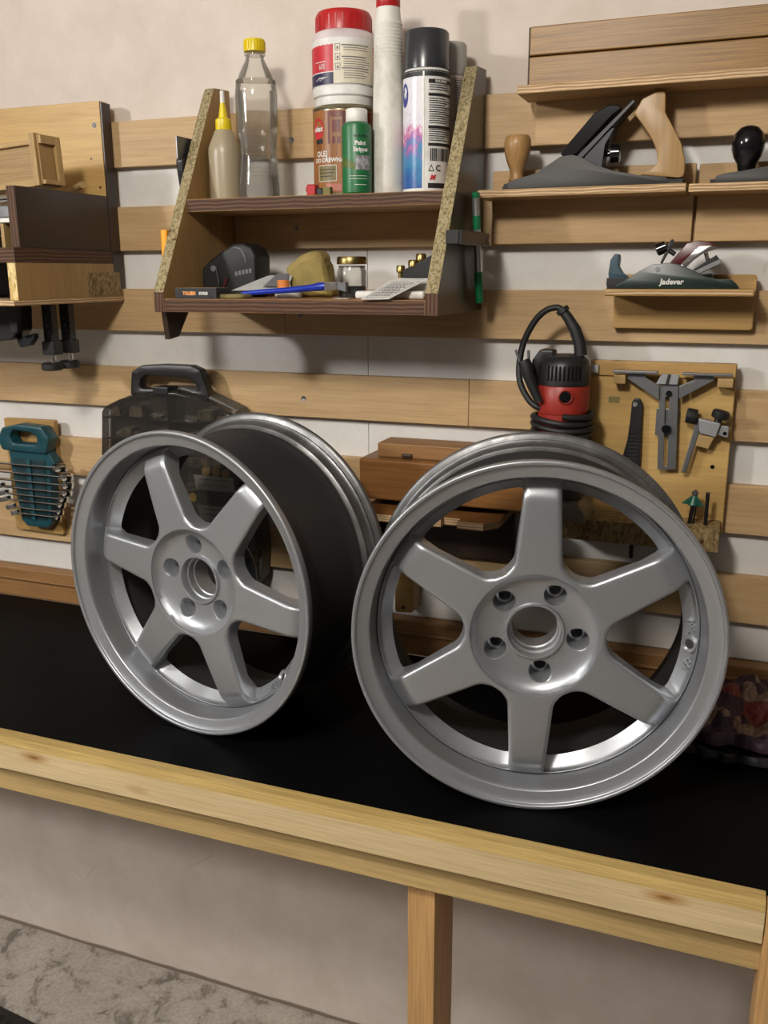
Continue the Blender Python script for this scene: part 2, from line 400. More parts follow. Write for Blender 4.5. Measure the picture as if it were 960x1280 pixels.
# ------------------------------------------------------------------ the setting
X0, X1, Y0, ZC = -4.6, 2.6, -4.2, 2.50
wall_back = struct('wall_back', box(B(), X0, X1, 0, .12, 0, ZC), m_plaster)
struct('wall_left', box(B(), X0 - .1, X0, Y0, .12, 0, ZC), m_far)
struct('wall_right', box(B(), X1, X1 + .1, Y0, .12, 0, ZC), m_far)
struct('wall_front', box(B(), X0, X1, Y0 - .1, Y0, 0, ZC), m_far)
struct('floor', box(B(), X0, X1, Y0, .12, -.06, 0), m_floor)
struct('ceiling', box(B(), X0, X1, Y0, .12, ZC, ZC + .05), m_ceil)
# white boards behind the slats, then the six rows of pale plywood slats
for a, b in ((-2.6, -.6088), (-.6078, .62)):
    struct('white_panel', box(B(), a, b, -.004, 0, .972, H + .948, .0006), m_white, wall_back)
SP, SH, ST = .1473, .0782, H + .9502
joints = [(-2.6, -1.62, .62), (-2.6, -1.2, .62), (-2.6, -.7609, .62), (-2.6, -1.45, -.4186, .62), (-2.6, -1.12, .62), (-2.6, -1.0, .62)]
for k in range(6):
    for a, b in zip(joints[k], joints[k][1:]):
        z = ST - SP * k
        struct('wood_slat', box(B(), a + .0004, b - .0004, -.021, -.004, z - SH, z, .0008), m_birch, wall_back)
for x, z in ((-.7377, 1.8055), (-.733, 1.6629), (-.7276, 1.3677), (-.7296, 1.5165), (-1.02, 1.36)):
    bm = lathe(B(), [(.0045, 0), (.0045, .0012), (.0022, .0008), (0, .0004)], (0, 0, 0), 'y', 14)
    bmesh.ops.transform(bm, matrix=Matrix.Translation((x, -.021, z)) @ Matrix.Diagonal((1, -1, 1, 1)), verts=bm.verts)
    struct('screw_head', bm, m_steel, wall_back)
trim = struct('trim_1', box(B(), -2.6, .62, -.030, 0, H, .970, .003), m_trim)
struct('trim_ledge', box(B(), -2.6, .62, -.036, -.030, .944, .950, .002), m_trim, trim)

# ------------------------------------------------------------------ workbench
bench = thing('workbench', 'long wooden workbench with black film top and pale pine edge against the wall', 'workbench', (-.6, -.27, 0))
def bl(o): o.location = (.6, .27, 0); return o           # parts below are in world coordinates
bl(obj('worktop', box(B(), -2.3, .16, -.5225, -.0305, H - .018, H, .001), m_bench, bench))
rb_ = B(); prism(rb_, [(-.5225, .856), (-.5505, .856), (-.5505, H - .008), (-.5485, H - .003), (-.5400, H + .0012), (-.5225, H + .0015)], -2.3, .0825, 'yz', .0008)
for f in rb_.faces:
    if f.normal.z > .15: f.material_index = 1
rail = bl(obj('front_rail', rb_, [m_pine, wood('worn_golden_arris', (.56, .40, .15), (.36, .235, .075), 'x', .42, 1.6, .5, fine=.7)], bench))
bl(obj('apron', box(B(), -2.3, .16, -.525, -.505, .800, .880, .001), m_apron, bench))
bl(obj('leg', box(B(), -.3555, -.3165, -.505, -.416, 0, .886, .0015), m_pinez, bench))
bl(obj('leg', box(B(), .0835, .1535, -.5505, -.4805, 0, H - .004, .002), m_pinez, bench))
bl(obj('leg', box(B(), -2.20, -2.161, -.505, -.416, 0, .886, .0015), m_pinez, bench))
bl(obj('cross_bearer', box(B(), -.3555, -.3165, -.416, -.002, .80, .886, .001), m_pine, bench))
bl(obj('cross_bearer', box(B(), -2.20, -2.161, -.416, -.002, .80, .886, .001), m_pine, bench))

# floor drain grating at the near end of the floor
dr = thing('floor_drain', 'dark perforated drain strip let into the concrete floor', 'drain', (-1.47, -.283, 0), RAD(-6))
bm = box(B(), -.30, .24, -.055, .055, .0005, .006, .001)
obj('drain_frame', bm, m_iron, dr)
bm = B()
for i in range(18):
    for j in range(3): lathe(bm, [(.009, 0), (.009, .0012)], (-.28 + i * .03 + (j % 2) * .015, -.03 + j * .03, .0055), 'z', 8)
o = obj('drain_holes', bm, m_gloss, dr); o['kind'] = 'stuff'

# ------------------------------------------------------------------ alloy wheels
R = .2335
def seglen(P): return [0] + [sum((P[i + 1] - P[i]).length for i in range(j + 1)) for j in range(len(P) - 1)]
def resample(P, n):
    L = seglen(P); T = L[-1]; out = []; j = 0
    for k in range(n + 1):
        t = T * k / n
        while j < len(L) - 2 and L[j + 1] < t: j += 1
        f = (t - L[j]) / max(L[j + 1] - L[j], 1e-9); out.append(P[j].lerp(P[j + 1], min(max(f, 0), 1)))
    return out
def pol(r, a): return Vector((r * cos(a), r * sin(a)))
def window_half(ro, sag_in, corner_in, ao, ro_c, inset=0.0):
    """half (v>0) of a window's outline from the inner middle to the outer middle, three sides; local x = the window's middle"""
    ai = RAD(12.2)
    V = [pol(sag_in, 0)]
    full = [pol(corner_in, -ai), pol(sag_in + .0015, 0), pol(corner_in, ai)]
    outer = [pol(ro, ao * k / 6) for k in range(6, -7, -1)]
    poly = full + outer
    rad = [.022, .030, .022] + [ro_c] + [0] * 11 + [ro_c]
    q = [Vector(p) for p in rounded([tuple(p) for p in poly], rad, 7)]
    # start at the inner middle and walk the v>0 half
    i0 = min(range(len(q)), key=lambda i: abs(q[i].y) + (1 if q[i].x > .15 else 0))
    q = q[i0:] + q[:i0]
    half = []
    for p in q:
        if p.y >= -1e-6: half.append(p)
        elif half and half[-1].x > .15: break
    if inset: pass
    half[0] = Vector((half[0].x, 0)); half[-1] = Vector((half[-1].x, 0))
    # split: inner corner where the angle is widest near the hub, outer corner near the rim
    ci = max(range(len(half)), key=lambda i: (half[i].y / half[i].x) if half[i].x < .14 else -1)
    co = max(range(len(half)), key=lambda i: half[i].length * 1 + half[i].y * .9)
    return half[:ci + 1], half[ci:co + 1], half[co:]
def zface(r):
    b = .0265 + max(0, r - .13) * .02
    return b + (max(0, r - .180) / .027) ** 1.6 * .019
NS = (10, 18, 12)
RI, RO = .0825, .2072
def half_patch(sgn):
    """rows of points from the sector's boundary to the window edge, down its wall and along the back"""
    tops = window_half(.2035, .0862, .0985, RAD(23.7), .010)
    bots = window_half(.1880, .0885, .1005, RAD(23.2), .014)
    c = []; d = []; b = []
    bs = [[pol(RI, RAD(30) * k / 12) for k in range(13)], [pol(RI + (RO - RI) * k / 12, RAD(30)) for k in range(13)], [pol(RO, RAD(30) * (1 - k / 12)) for k in range(13)]]
    for s in range(3):
        for lst, src in ((c, tops[s]), (d, bots[s]), (b, bs[s])):
            q = resample(src, NS[s]); lst += q if s == 0 else q[1:]
    n = len(c); rows = []
    bw = .0065
    fr = [1, .72, .45, .2]
    for f in fr + [('b', t) for t in (1, .75, .5, .28, .1, 0)]:
        row = []
        for i in range(n):
            D = (b[i] - c[i]); L = D.length; be = min(bw, L * .62)
            if isinstance(f, tuple): dl = be * f[1]
            else: dl = be + (L - be) * f
            p = c[i] + D * (dl / L); r = p.length
            z = zface(r)
            if dl < be: z += be * .8 * (1 - sqrt(max(0, 1 - (1 - dl / be) ** 2)))
            row.append((p.x, p.y, z))
        rows.append(row)
    edge = rows[-1]
    def zb(r):
        t = min(1, max(0, (r - .160) / .026)); return .0515 + .0110 * t * t * (3 - 2 * t)
    for t in (.25, .55, .85, 1):
        row = []
        for i in range(n):
            p = c[i].lerp(d[i], t); z0 = edge[i][2]; row.append((p.x, p.y, z0 + (zb(d[i].length) - z0) * t))
        rows.append(row)
    for t in (.35, 1):
        row = []
        for i in range(n):
            p = d[i].lerp(b[i], t); row.append((p.x, p.y, zb(p.length) + .002))
        rows.append(row)
    return rows, n
def spoke_mesh():
    bm = B()
    for sgn in (1, -1):
        rows, n = half_patch(sgn)
        base = -RAD(30) * sgn                       # the window's middle, seen from the spoke
        vs = []
        for row in rows:
            l = []
            for x, y, z in row:
                y *= sgn; X = x * cos(base) - y * sin(base); Y = x * sin(base) + y * cos(base)
                l.append(bm.verts.new((X, z, Y)))
            vs.append(l)
        for a, b in zip(vs, vs[1:]):
            for i in range(n - 1): bm.faces.new((a[i], a[i + 1], b[i + 1], b[i]))
    bmesh.ops.remove_doubles(bm, verts=bm.verts, dist=1e-5)
    bmesh.ops.recalc_face_normals(bm, faces=bm.faces)
    return bm
LUG_R, LUG_H = .0560, .0145
def zdish(r):
    t = min(max((r - .0395) / (.0825 - .0395), 0), 1)
    return .0262 + .0190 * sqrt(max(0, 1 - (t * .985) ** 2.4))
def hub_mesh():
    bm = B(); n5 = RAD(36)
    for k in range(5):
        base = 2 * pi * k / 5
        cont = []; bnd = []
        def arc(a0, a1, m): return [Vector((LUG_R + LUG_H * cos(a0 + (a1 - a0) * i / m), LUG_H * sin(a0 + (a1 - a0) * i / m))) for i in range(m + 1)]
        ri, ro = .0388, .0825
        sides = [(arc(pi * 1.25, pi * .75, 12), [pol(ri, -n5 + 2 * n5 * i / 12) for i in range(13)]),
                 (arc(pi * .75, pi * .25, 12), [pol(ri + (ro - ri) * i / 12, n5) for i in range(13)]),
                 (arc(pi * .25, -pi * .25, 12), [pol(ro, n5 - 2 * n5 * i / 12) for i in range(13)]),
                 (arc(-pi * .25, -pi * .75, 12), [pol(ro - (ro - ri) * i / 12, -n5) for i in range(13)])]
        for c, b in sides: cont += c[:-1]; bnd += b[:-1]
        n = len(cont); rows = []
        for t in (1, .8, .6, .4, .22, .1, .03, 0):
            row = []
            for c, b in zip(cont, bnd):
                p = c.lerp(b, t); r = p.length
                row.append((p.x, p.y, zdish(r) + (.0008 if t == 0 else 0)))
            rows.append(row)
        for rr, z in ((LUG_H * .985, .056), (LUG_H * .9, .060), (.0108, .066), (.0105, .069), (.0078, .0705), (.0078, .095)):
            rows.append([(LUG_R + (c.x - LUG_R) * rr / LUG_H, c.y * rr / LUG_H, z) for c in cont])
        vs = [[bm.verts.new((x * cos(base) - y * sin(base), z, x * sin(base) + y * cos(base))) for x, y, z in row] for row in rows]
        for a, b in zip(vs, vs[1:]):
            for i in range(n): j = (i + 1) % n; bm.faces.new((a[i], a[j], b[j], b[i]))
    # crisp edge of the dish, bore ring, bore, pad behind
    def ring(prof):
        t = B(); lathe(t, prof, (0, 0, 0), 'y', 96, cap=False); merge(bm, t, Matrix.Diagonal((1, 1, 1, 1)))
    # 'y' lathe sends the height to +Y
    ring([(.0825, zdish(.0825)), (.0829, .0266), (.0840, .0262)])
    ring([(.0388, zdish(.0388)), (.0386, .0425), (.0378, .0413), (.0352, .0413), (.0345, .0422), (.0342, .054), (.0318, .055), (.0316, .060), (.0318, .066), (.0300, .067), (.0300, .0955)])
    ring([(.0300, .0955), (.0640, .0955), (.0760, .090), (.0830, .080)])
    bmesh.ops.remove_doubles(bm, verts=bm.verts, dist=2e-5)
    return bm
me_spoke = me_hub = None
def rim_lathe(prof, seg=160):
    return lathe(B(), prof, (0, 0, 0), 'y', seg, cap=False)
def make_wheel(label, loc, rotz, spin):
    global me_spoke, me_hub, ME
    t = thing('alloy_wheel', label, 'wheel', loc, rotz, 'bare wheels on the workbench')
    r0 = (0, -spin, 0); c = (0, 0, R)
    if me_spoke is None:
        ME = {}
        def keep(name, bm, mats, ang=40):
            o = obj(name, bm, mats, None, ang); ME[name] = o.data; bpy.data.objects.remove(o)
        keep('spoke', spoke_mesh(), m_silver, 50); keep('hub', hub_mesh(), m_silver, 40)
        keep('rim_lip', rim_lathe([(.2072, .0462), (.2076, .0440), (.2080, .0400), (.2088, .0300), (.2094, .0220), (.2100, .0160), (.2106, .0128), (.2114, .0112), (.2122, .0106), (.2130, .0104), (.2140, .0101), (.2200, .0078), (.2262, .0058), (.2268, .0053), (.2272, .0044), (.2274, .0030), (.2279, .0018), (.2287, .0012), (.2300, .0009), (.2314, .0008), (.2325, .0013), (.2332, .0026), (.2334, .0040), (.2334, .0110), (.2326, .0122), (.2240, .0130), (.2225, .0150)]), m_silver, 60)
        keep('outer_barrel', rim_lathe([(.2225, .0150), (.2205, .0200), (.2195, .0360), (.2140, .0440), (.2090, .0560), (.2075, .0700), (.2075, .1480), (.2095, .1600), (.2122, .1660), (.2132, .1685), (.2126, .1710)]), m_barrel, 40)
        keep('rear_flange', rim_lathe([(.2126, .1710), (.2120, .1725), (.2124, .1755), (.2150, .1785), (.2172, .1800), (.2178, .1820), (.2170, .1845), (.2176, .1885), (.2190, .1930), (.2215, .1965), (.2235, .1975), (.2240, .2000), (.2295, .2015), (.2322, .2030), (.2334, .2050), (.2334, .2090), (.2322, .2116), (.2300, .2120), (.2260, .2085), (.2180, .2060), (.2140, .2000)]), m_alu, 30)
        keep('inner_barrel', rim_lathe([(.2140, .2000), (.2125, .1960), (.2115, .1700), (.2060, .1560), (.2000, .1460), (.1990, .1400), (.1990, .0900), (.2010, .0760), (.2030, .0690), (.2072, .0640)]), m_barrel_in, 40)
        # valve hole boss and raised letters on the pocket's slope, drawn for the direction of the window
        def on_pocket(bm, ang, r, d, twist=0):
            nrm = Vector((-.66, -.75, 0)); tan = Vector((0, 0, 1)); sl = nrm.cross(tan)
            m = Matrix((tan, sl, nrm)).transposed().to_4x4(); m.translation = Vector((r, d, 0))
            bmesh.ops.transform(bm, matrix=Matrix.Rotation(-ang, 4, 'Y') @ m @ Matrix.Rotation(twist, 4, 'Z'), verts=bm.verts); return bm
        va = RAD(-3.0 - 89.0)
        keep('valve_boss', on_pocket(lathe(B(), [(.0108, -.003), (.0108, .0032), (.0100, .0042), (.0086, .0042), (.0076, .0030), (.0060, .0016), (.0060, -.004)], (0, 0, 0), 'z', 32, cap=False), va, .1968, .0532), m_silver, 40)
        keep('valve_hole', on_pocket(lathe(B(), [(.0060, .0006), (.0060, .0012)], (0, 0, 0), 'z', 24), va, .1968, .0532), m_barrel_in, 40)
        for s, da in (('VIA', -7.6), ('JWL', 7.0)):
            tb = text_bm(s, .0115, .0004, .0018)
            keep('raised_letters_' + s, on_pocket(tb, va + RAD(da), .1962, .0521, pi), m_silver, 40)
        me_spoke = True
    for k in range(6): inst('spoke', ME['spoke'], t, c, (0, -spin - pi / 3 * k, 0))
    hub = inst('hub', ME['hub'], t, c, (0, -spin + RAD(25.5), 0))
    lip = inst('rim_lip', ME['rim_lip'], t, c, r0)
    inst('outer_barrel', ME['outer_barrel'], t, c); inst('rear_flange', ME['rear_flange'], t, c); inst('inner_barrel', ME['inner_barrel'], t, c)
    for nm in ('valve_boss', 'valve_hole'): inst(nm, ME[nm], lip)
    for nm in ('raised_letters_VIA', 'raised_letters_JWL'): inst('raised_letters', ME[nm], lip)
    return t
make_wheel('silver six spoke alloy wheel facing the camera squarely, by the router and tool board', (-.2058, -.4555, H + .0002), .2192, RAD(89))
make_wheel('silver six spoke alloy wheel turned to show its black barrel', (-.7420, -.4276, H + .0002), -.1759, RAD(51))
# ------------------------------------------------------------------ more builders
def W(o, t):
    """a part modelled in world coordinates, under a thing that is not turned"""
    o.location = -Vector(t.location); return o
def ring_prism(bm, outer, inner, a, b, w=0, n=48, plane='xz', mi=None):
    """a plate with one opening"""
    cx = sum(p[0] for p in inner) / len(inner); cy = sum(p[1] for p in inner) / len(inner)
    def hit(poly, ang):
        d = (cos(ang), sin(ang)); best = None
        for i in range(len(poly)):
            (x0, y0), (x1, y1) = poly[i - 1], poly[i]; ex, ey = x1 - x0, y1 - y0
            det = d[0] * -ey + d[1] * ex
            if abs(det) < 1e-12: continue
            rx, ry = x0 - cx, y0 - cy
            t = (rx * -ey + ry * ex) / det; s = (d[0] * ry - d[1] * rx) / det
            if t > 0 and -1e-6 <= s <= 1 + 1e-6 and (best is None or t > best): best = t
        return (cx + d[0] * best, cy + d[1] * best)
    angs = sorted(set([round(2 * pi * k / n, 5) for k in range(n)] + [round(atan2(p[1] - cy, p[0] - cx) % (2 * pi), 5) for p in list(outer) + list(inner)]))
    A = [hit(outer, g) for g in angs]; I = [hit(inner, g) for g in angs]
    t = bmesh.new()
    def pt(u, v, h): return {'xz': (u, h, v), 'yz': (h, u, v), 'xy': (u, v, h)}[plane]
    vs = [[t.verts.new(pt(u, v, h)) for u, v in P] for P, h in ((A, a), (A, b), (I, b), (I, a))]
    m = len(angs)
    for q in range(4):
        for k in range(m): t.faces.new((vs[q][k], vs[q][(k + 1) % m], vs[(q + 1) % 4][(k + 1) % m], vs[(q + 1) % 4][k]))
    bmesh.ops.recalc_face_normals(t, faces=t.faces)
    if w: bev(t, [e for e in t.edges if abs(e.calc_face_angle(0)) > .8], w, 2)
    return merge(bm, t)
def face_cam(x, y): return atan2(-1.5175 - y, -x)

# ------------------------------------------------------------------ dark tool rack at the end of the wall
rk = thing('wall_tool_rack', 'dark film-faced tool rack with pale back board, holding a rippled wooden box', 'rack', (-1.35, -.021, 1.535))
W(obj('back_board', box(B(), -1.9, -1.1040, -.048, -.0215, 1.560, 1.886, .001, face_axis='y'), [m_yellow, m_plydx], rk), rk)
W(obj('edge_strip', box(B(), -1.1038, -1.1000, -.047, -.0215, 1.560, 1.884, .001), m_film, rk), rk)
W(obj('side_panel', box(B(), -1.1190, -1.1010, -.284, -.0485, 1.6292, 1.7245, .001, face_axis='x'), [m_film, m_plydx], rk), rk)
W(obj('shelf_board', box(B(), -1.9, -1.1, -.300, -.0485, 1.6055, 1.6290, .001, face_axis='z'), [m_film, m_plyd], rk), rk)
W(obj('divider', box(B(), -1.1510, -1.1440, -.270, -.06, 1.6292, 1.668, .0008), m_ashz, rk), rk)
W(obj('inner_shelf', box(B(), -1.9, -1.1192, -.272, -.0485, 1.6690, 1.6760, .0008), m_wplas, rk), rk)
lo = W(obj('lower_side', box(B(), -1.1180, -1.1005, -.300, -.0215, 1.5455, 1.6053, .0008, face_axis='x'), [m_sideL, m_osb2], rk), rk)
o = obj('chipboard_patch', box(B(), -1.1004, -1.0996, -.125, -.03, 1.549, 1.590), m_osbd, lo)
W(obj('lower_back', box(B(), -1.9, -1.1185, -.060, -.0485, 1.5455, 1.6053), m_film, rk), rk)
W(obj('lower_bottom', box(B(), -1.9, -1.1, -.312, -.0215, 1.5370, 1.5453, .0006), m_plyl, rk), rk)
# screw holes in the pale board
for x, z in ((-1.118, 1.846), (-1.13, 1.79), (-1.115, 1.74)):
    W(obj('screw_hole', lathe(B(), [(.0045 if z > 1.84 else .002, 0), (.0045 if z > 1.84 else .002, .0008)], (x, -.0487, z), 'y', 14), m_film, rk), rk)
# wooden box on the rack
bx = thing('wooden_box', 'rippled ash frame-sided wooden box lying on top of the dark rack', 'box', (-1.236, -.172, 1.7247))
bx.rotation_euler = (0, RAD(-3), RAD(-3))
obj('side_panel', box(B(), -.17, .108, -.020, -.016, .008, .070), m_ripple, bx)
obj('frame_rail', box(B(), -.17, .1095, -.026, -.014, .000, .011, .001), m_ashx, bx)
obj('frame_rail', box(B(), -.17, .1095, -.026, -.014, .066, .074, .001), m_ashx, bx)
obj('frame_post', box(B(), .1095, .1215, -.029, -.012, .0, .0835, .0012), m_ashz, bx)
obj('end_panel', box(B(), .1215, .1255, -.024, .022, .002, .080, .0008), m_beech, bx)
obj('end_stile', box(B(), .1256, .1315, .010, .022, .002, .080, .0008), m_ashz, bx)
obj('end_rail', box(B(), .1256, .1315, -.024, .010, .066, .080, .0008), m_ashz, bx)
obj('end_rail', box(B(), .1256, .1315, -.024, .010, .002, .009, .0008), m_ashz, bx)
obj('far_side', box(B(), -.17, .1215, .016, .022, .0, .078, .001), m_ashx, bx)
obj('bottom_board', box(B(), -.17, .1215, -.0138, .0158, 0, .006), m_ashx, bx)
dw = obj('wooden_dowel', tube(B(), [(-1.155, -.085, 1.731), (-1.098, -.12, 1.7385)], .0058, 12), m_ashx, None, 40)
tag(dw, 'short pale wooden dowel lying across the rack behind its dark side', 'dowel')
vb = thing('steel_vise', 'worn bright steel tool body stored inside the dark rack', 'tool', (-1.19, -.2, 1.6762))
obj('body', box(B(), -.07, .045, -.045, .03, 0, .024, .004), m_alu, vb)
obj('clamp_screw', tube(B(), [(.02, -.055, .030), (.045, -.03, .034)], .006, 10), m_chrome, vb, 40)
# black clamps hanging under the rack
def bar_clamp(x, y, dz, label):
    t = thing('bar_clamp', label, 'clamp', (x, y, 1.5368 - dz), 0, 'black clamps under the rack')
    obj('bar', box(B(), -.0105, .0105, -.008, .008, -.060, dz, .0012), m_black, t)
    obj('jaw', box(B(), -.0135, .0135, -.012, .012, -.082, -.058, .002), m_black, t)
    obj('screw', lathe(B(), [(.0045, -.098), (.0045, -.080)], (0, 0, 0), 'z', 14), m_chrome, t, 40)
    obj('pad', lathe(B(), [(.016, -.110), (.0190, -.108), (.0190, -.099), (.015, -.096), (.009, -.0955)], (-.004, 0, 0), 'z', 28), m_rubber, t, 40)
    for q in range(3): obj('rivet', lathe(B(), [(.0018, 0), (.0018, .0006)], (.002 * (q - 1), -.0086, -.02 - .011 * q), 'y', 8), m_steel, t)
bar_clamp(-1.153, -.170, .008, 'black bar clamp with round pad, the nearer of two under the rack')
bar_clamp(-1.152, -.125, .008, 'black bar clamp with round pad, tucked behind the nearer one')
sc_ = thing('spring_clamp', 'dark clamp head with small metal bracket hanging under the rack by its edge', 'clamp', (-1.23, -.2, 1.5368), 0, 'black clamps under the rack')
obj('body', prism(B(), rounded([(-.10, 0), (.052, 0), (.048, -.045), (.030, -.062), (-.01, -.066), (-.10, -.072)], .008), -.018, .018, 'xz', .003), m_black, sc_)
obj('arm', prism(B(), rounded([(.030, 0), (.060, 0), (.054, -.048), (.040, -.052)], .004), -.028, -.019, 'xz', .002), m_rubber, sc_)
obj('bracket', prism(B(), rounded([(.030, -.060), (.070, -.050), (.070, -.058), (.058, -.072), (.036, -.076)], .004), -.006, .006, 'xz', .001), m_irond, sc_)

# ------------------------------------------------------------------ wrench set on its board
wb = thing('wrench_rack', 'teal plastic wrench rack with carrying loop mounted on a small wooden board', 'rack', (-1.348, -.021, 1.06))
W(obj('mount_board', prism(B(), rounded([(-1.411, 1.061), (-1.287, 1.058), (-1.284, 1.300), (-1.413, 1.299)], .004), -.033, -.0215, 'xz', .001), m_honey, wb), wb)
W(obj('handle_loop', ring_prism(B(), rounded([(-1.404, 1.259), (-1.3906, 1.285), (-1.349, 1.294), (-1.290, 1.291), (-1.272, 1.268), (-1.2853, 1.236), (-1.3955, 1.238)], .008),
      rounded([(-1.372, 1.268), (-1.362, 1.281), (-1.318, 1.279), (-1.303, 1.270), (-1.306, 1.255), (-1.364, 1.254)], .006), -.066, -.036, .004), m_teal, wb, 40), wb)
W(obj('rack_body', prism(B(), rounded([(-1.386, 1.2385), (-1.384, 1.205), (-1.370, 1.090), (-1.358, 1.078), (-1.305, 1.078), (-1.293, 1.090), (-1.282, 1.205), (-1.270, 1.218), (-1.2853, 1.2385)], .005), -.058, -.034, 'xz', .003), m_teal, wb), wb)
W(obj('dark_face', prism(B(), [(-1.374, 1.222), (-1.360, 1.094), (-1.303, 1.094), (-1.294, 1.222)], -.0595, -.0578, 'xz', .0005), m_teald, wb), wb)
W(obj('center_spine', box(B(), -1.339, -1.329, -.063, -.0590, 1.094, 1.222, .001), m_teal, wb), wb)
zs = (1.2120, 1.1940, 1.1775, 1.1620, 1.1480, 1.1355, 1.1200, 1.1080)
xl = (-1.470, -1.455, -1.440, -1.422, -1.412, -1.406, -1.391, -1.381); xr = (-1.236, -1.224, -1.225, -1.230, -1.240, -1.247, -1.253, -1.260)
ordw = ('topmost and longest', 'second from the top', 'third from the top', 'fourth from the top', 'fifth from the top', 'third from the bottom', 'second from the bottom', 'lowest and shortest')
for i, z in enumerate(zs):
    s = 1 - .075 * i
    t = thing('combination_wrench', f'chrome combination wrench in the teal rack, {ordw[i]}', 'wrench', ((xl[i] + xr[i]) / 2, -.068, z), 0, 'chrome wrenches in the teal rack')
    L = (xr[i] - xl[i]) / 2
    obj('shaft', box(B(), -L + .014 * s, L - .014 * s, -.0065 * s, .0065 * s, -.0018, .0018, .0012), m_chrome, t)
    m = Matrix.Translation((L - .012 * s, 0, 0)) @ Matrix.Rotation(RAD(9), 4, 'Y')
    obj('ring_end', lathe(B(), [(.0085 * s, -.0058), (.0145 * s, -.0055), (.0155 * s, 0), (.0145 * s, .0055), (.0085 * s, .0058), (.0085 * s, -.0058)], (0, 0, 0), 'z', 24, cap=False, mat=m), m_chrome, t, 40)
    h = [(-.010, -.012), (.004, -.0125), (.016, -.0065), (.018, 0), (.016, .0065), (.004, .0125), (-.010, .012), (-.009, .006), (.002, .0055), (.002, -.0055), (-.009, -.006)]
    obj('open_end', prism(B(), rounded([(a * s * 1.25, b * s * 1.25) for a, b in h], .002), -.0048, .0048, 'xy', .001, mat=Matrix.Translation((-L + .010 * s, 0, 0)) @ Matrix.Rotation(RAD(-12), 4, 'Y')), m_chrome, t)

# ------------------------------------------------------------------ organizer case
cs = thing('organizer_case', 'smoky clear organizer case with black carrying handle hung behind the black-barrelled wheel', 'case', (-.98, -.0215, .985))
prof = [(-1.137, 1.000), (-1.139, 1.19), (-1.131, 1.252), (-1.1225, 1.3369), (-1.1136, 1.3473), (-1.0804, 1.3621), (-1.0323, 1.3756), (-.9935, 1.382), (-.9557, 1.3835), (-.919, 1.3771), (-.8761, 1.3615), (-.842, 1.3474), (-.834, 1.338), (-.818, 1.24), (-.802, 1.10), (-.808, 1.03), (-.835, .992), (-1.10, .986)]
def grow(p, k, c=(-.975, 1.18)): return [(c[0] + (x - c[0]) * k, c[1] + (z - c[1]) * k) for x, z in p]
W(obj('back_tray', prism(B(), rounded(grow(prof, 1.0), .008), -.062, -.0225, 'xz', .004), plain('charcoal_tray', (.085, .078, .070), .5), cs), cs)
t = B(); prism(t, rounded(grow(prof, .985), .010), -.0925, -.0625, 'xz', .006, 3)
W(obj('clear_lid', t, m_smoke, cs, 30), cs)
t = B()
for z in (1.322, 1.282, 1.235, 1.19, 1.14, 1.09, 1.04): box(t, -1.118, -.826 if z > 1.2 else -.815, -.088, -.063, z, z + .0018)
o = W(obj('cross_divider', t, m_black, cs), cs); o['kind'] = 'stuff'
W(obj('middle_divider', box(B(), -.9745, -.9725, -.089, -.063, 1.0, 1.372), m_rubber, cs), cs)
t = B(); rnd = random.Random(5)
for z in (1.325, 1.284, 1.237, 1.192, 1.142, 1.092, 1.042, 1.0):
    for k in range(22):
        x = rnd.uniform(-1.10, -.845); a = rnd.uniform(.004, .012)
        if not (-1.0 < x < -.94): box(t, x - a, x + a, -.075 - rnd.uniform(0, .008), -.064, z + .001, z + .004 + rnd.uniform(0, .018))
o = W(obj('small_hardware', t, plain('assorted_dull_hardware', (.16, .135, .10), .5, .3, var=.7, scale=60), cs), cs); o['kind'] = 'stuff'
def slip(x0, x1, z0, z1, skew):
    s = W(obj('label_slip', prism(B(), [(x0 + skew, z0), (x1 + skew, z0), (x1, z1), (x0, z1)], -.0905, -.0897, 'xz'), m_papgr, cs), cs)
    t = B()
    for q in range(2): box(t, x0 + .012, x1 - .010, -.0910, -.0905, z1 - .008 - q * .011, z1 - .0065 - q * .011)
    p = obj('printed_line', t, m_inkg, s); p['kind'] = 'stuff'
slip(-.9245, -.8415, 1.1985, 1.2265, .005); slip(-.920, -.845, 1.140, 1.170, .006); slip(-.915, -.85, 1.085, 1.112, .005)
for k in range(3): W(obj('wooden_plug', lathe(B(), [(.0085, 0), (.0085, .006)], (-.897 + k * .021, -.092, 1.234), 'y', 18), m_ashx, cs, 40), cs)
W(obj('round_plug', lathe(B(), [(.0085, 0), (.0085, .003), (.004, .0035), (.004, .001)], (-.9265, -.0935, 1.184), 'y', 18), m_brass, cs, 40), cs)
W(obj('white_reflection', prism(B(), [(-1.130, 1.19), (-1.108, 1.19), (-1.116, 1.243), (-1.131, 1.25)], -.0895, -.0888, 'xz'), m_paper, cs), cs)  # white sliver standing in for a bright reflection on the lid
W(obj('handle', ring_prism(B(), rounded([(-1.0725, 1.362), (-1.0660, 1.4088), (-1.044, 1.4210), (-.9915, 1.4248), (-.9349, 1.4243), (-.915, 1.4165), (-.897, 1.362)], .008),
      rounded([(-1.050, 1.378), (-1.046, 1.396), (-1.034, 1.4035), (-.940, 1.400), (-.928, 1.390), (-.922, 1.378)], .006), -.064, -.040, .004), m_black, cs, 40), cs)
W(obj('latch', box(B(), -.9995, -.967, -.094, -.058, 1.372, 1.3865, .002), m_black, cs), cs)
W(obj('latch', box(B(), -.8185, -.800, -.094, -.058, 1.09, 1.13, .002, mat=None), m_black, cs), cs)

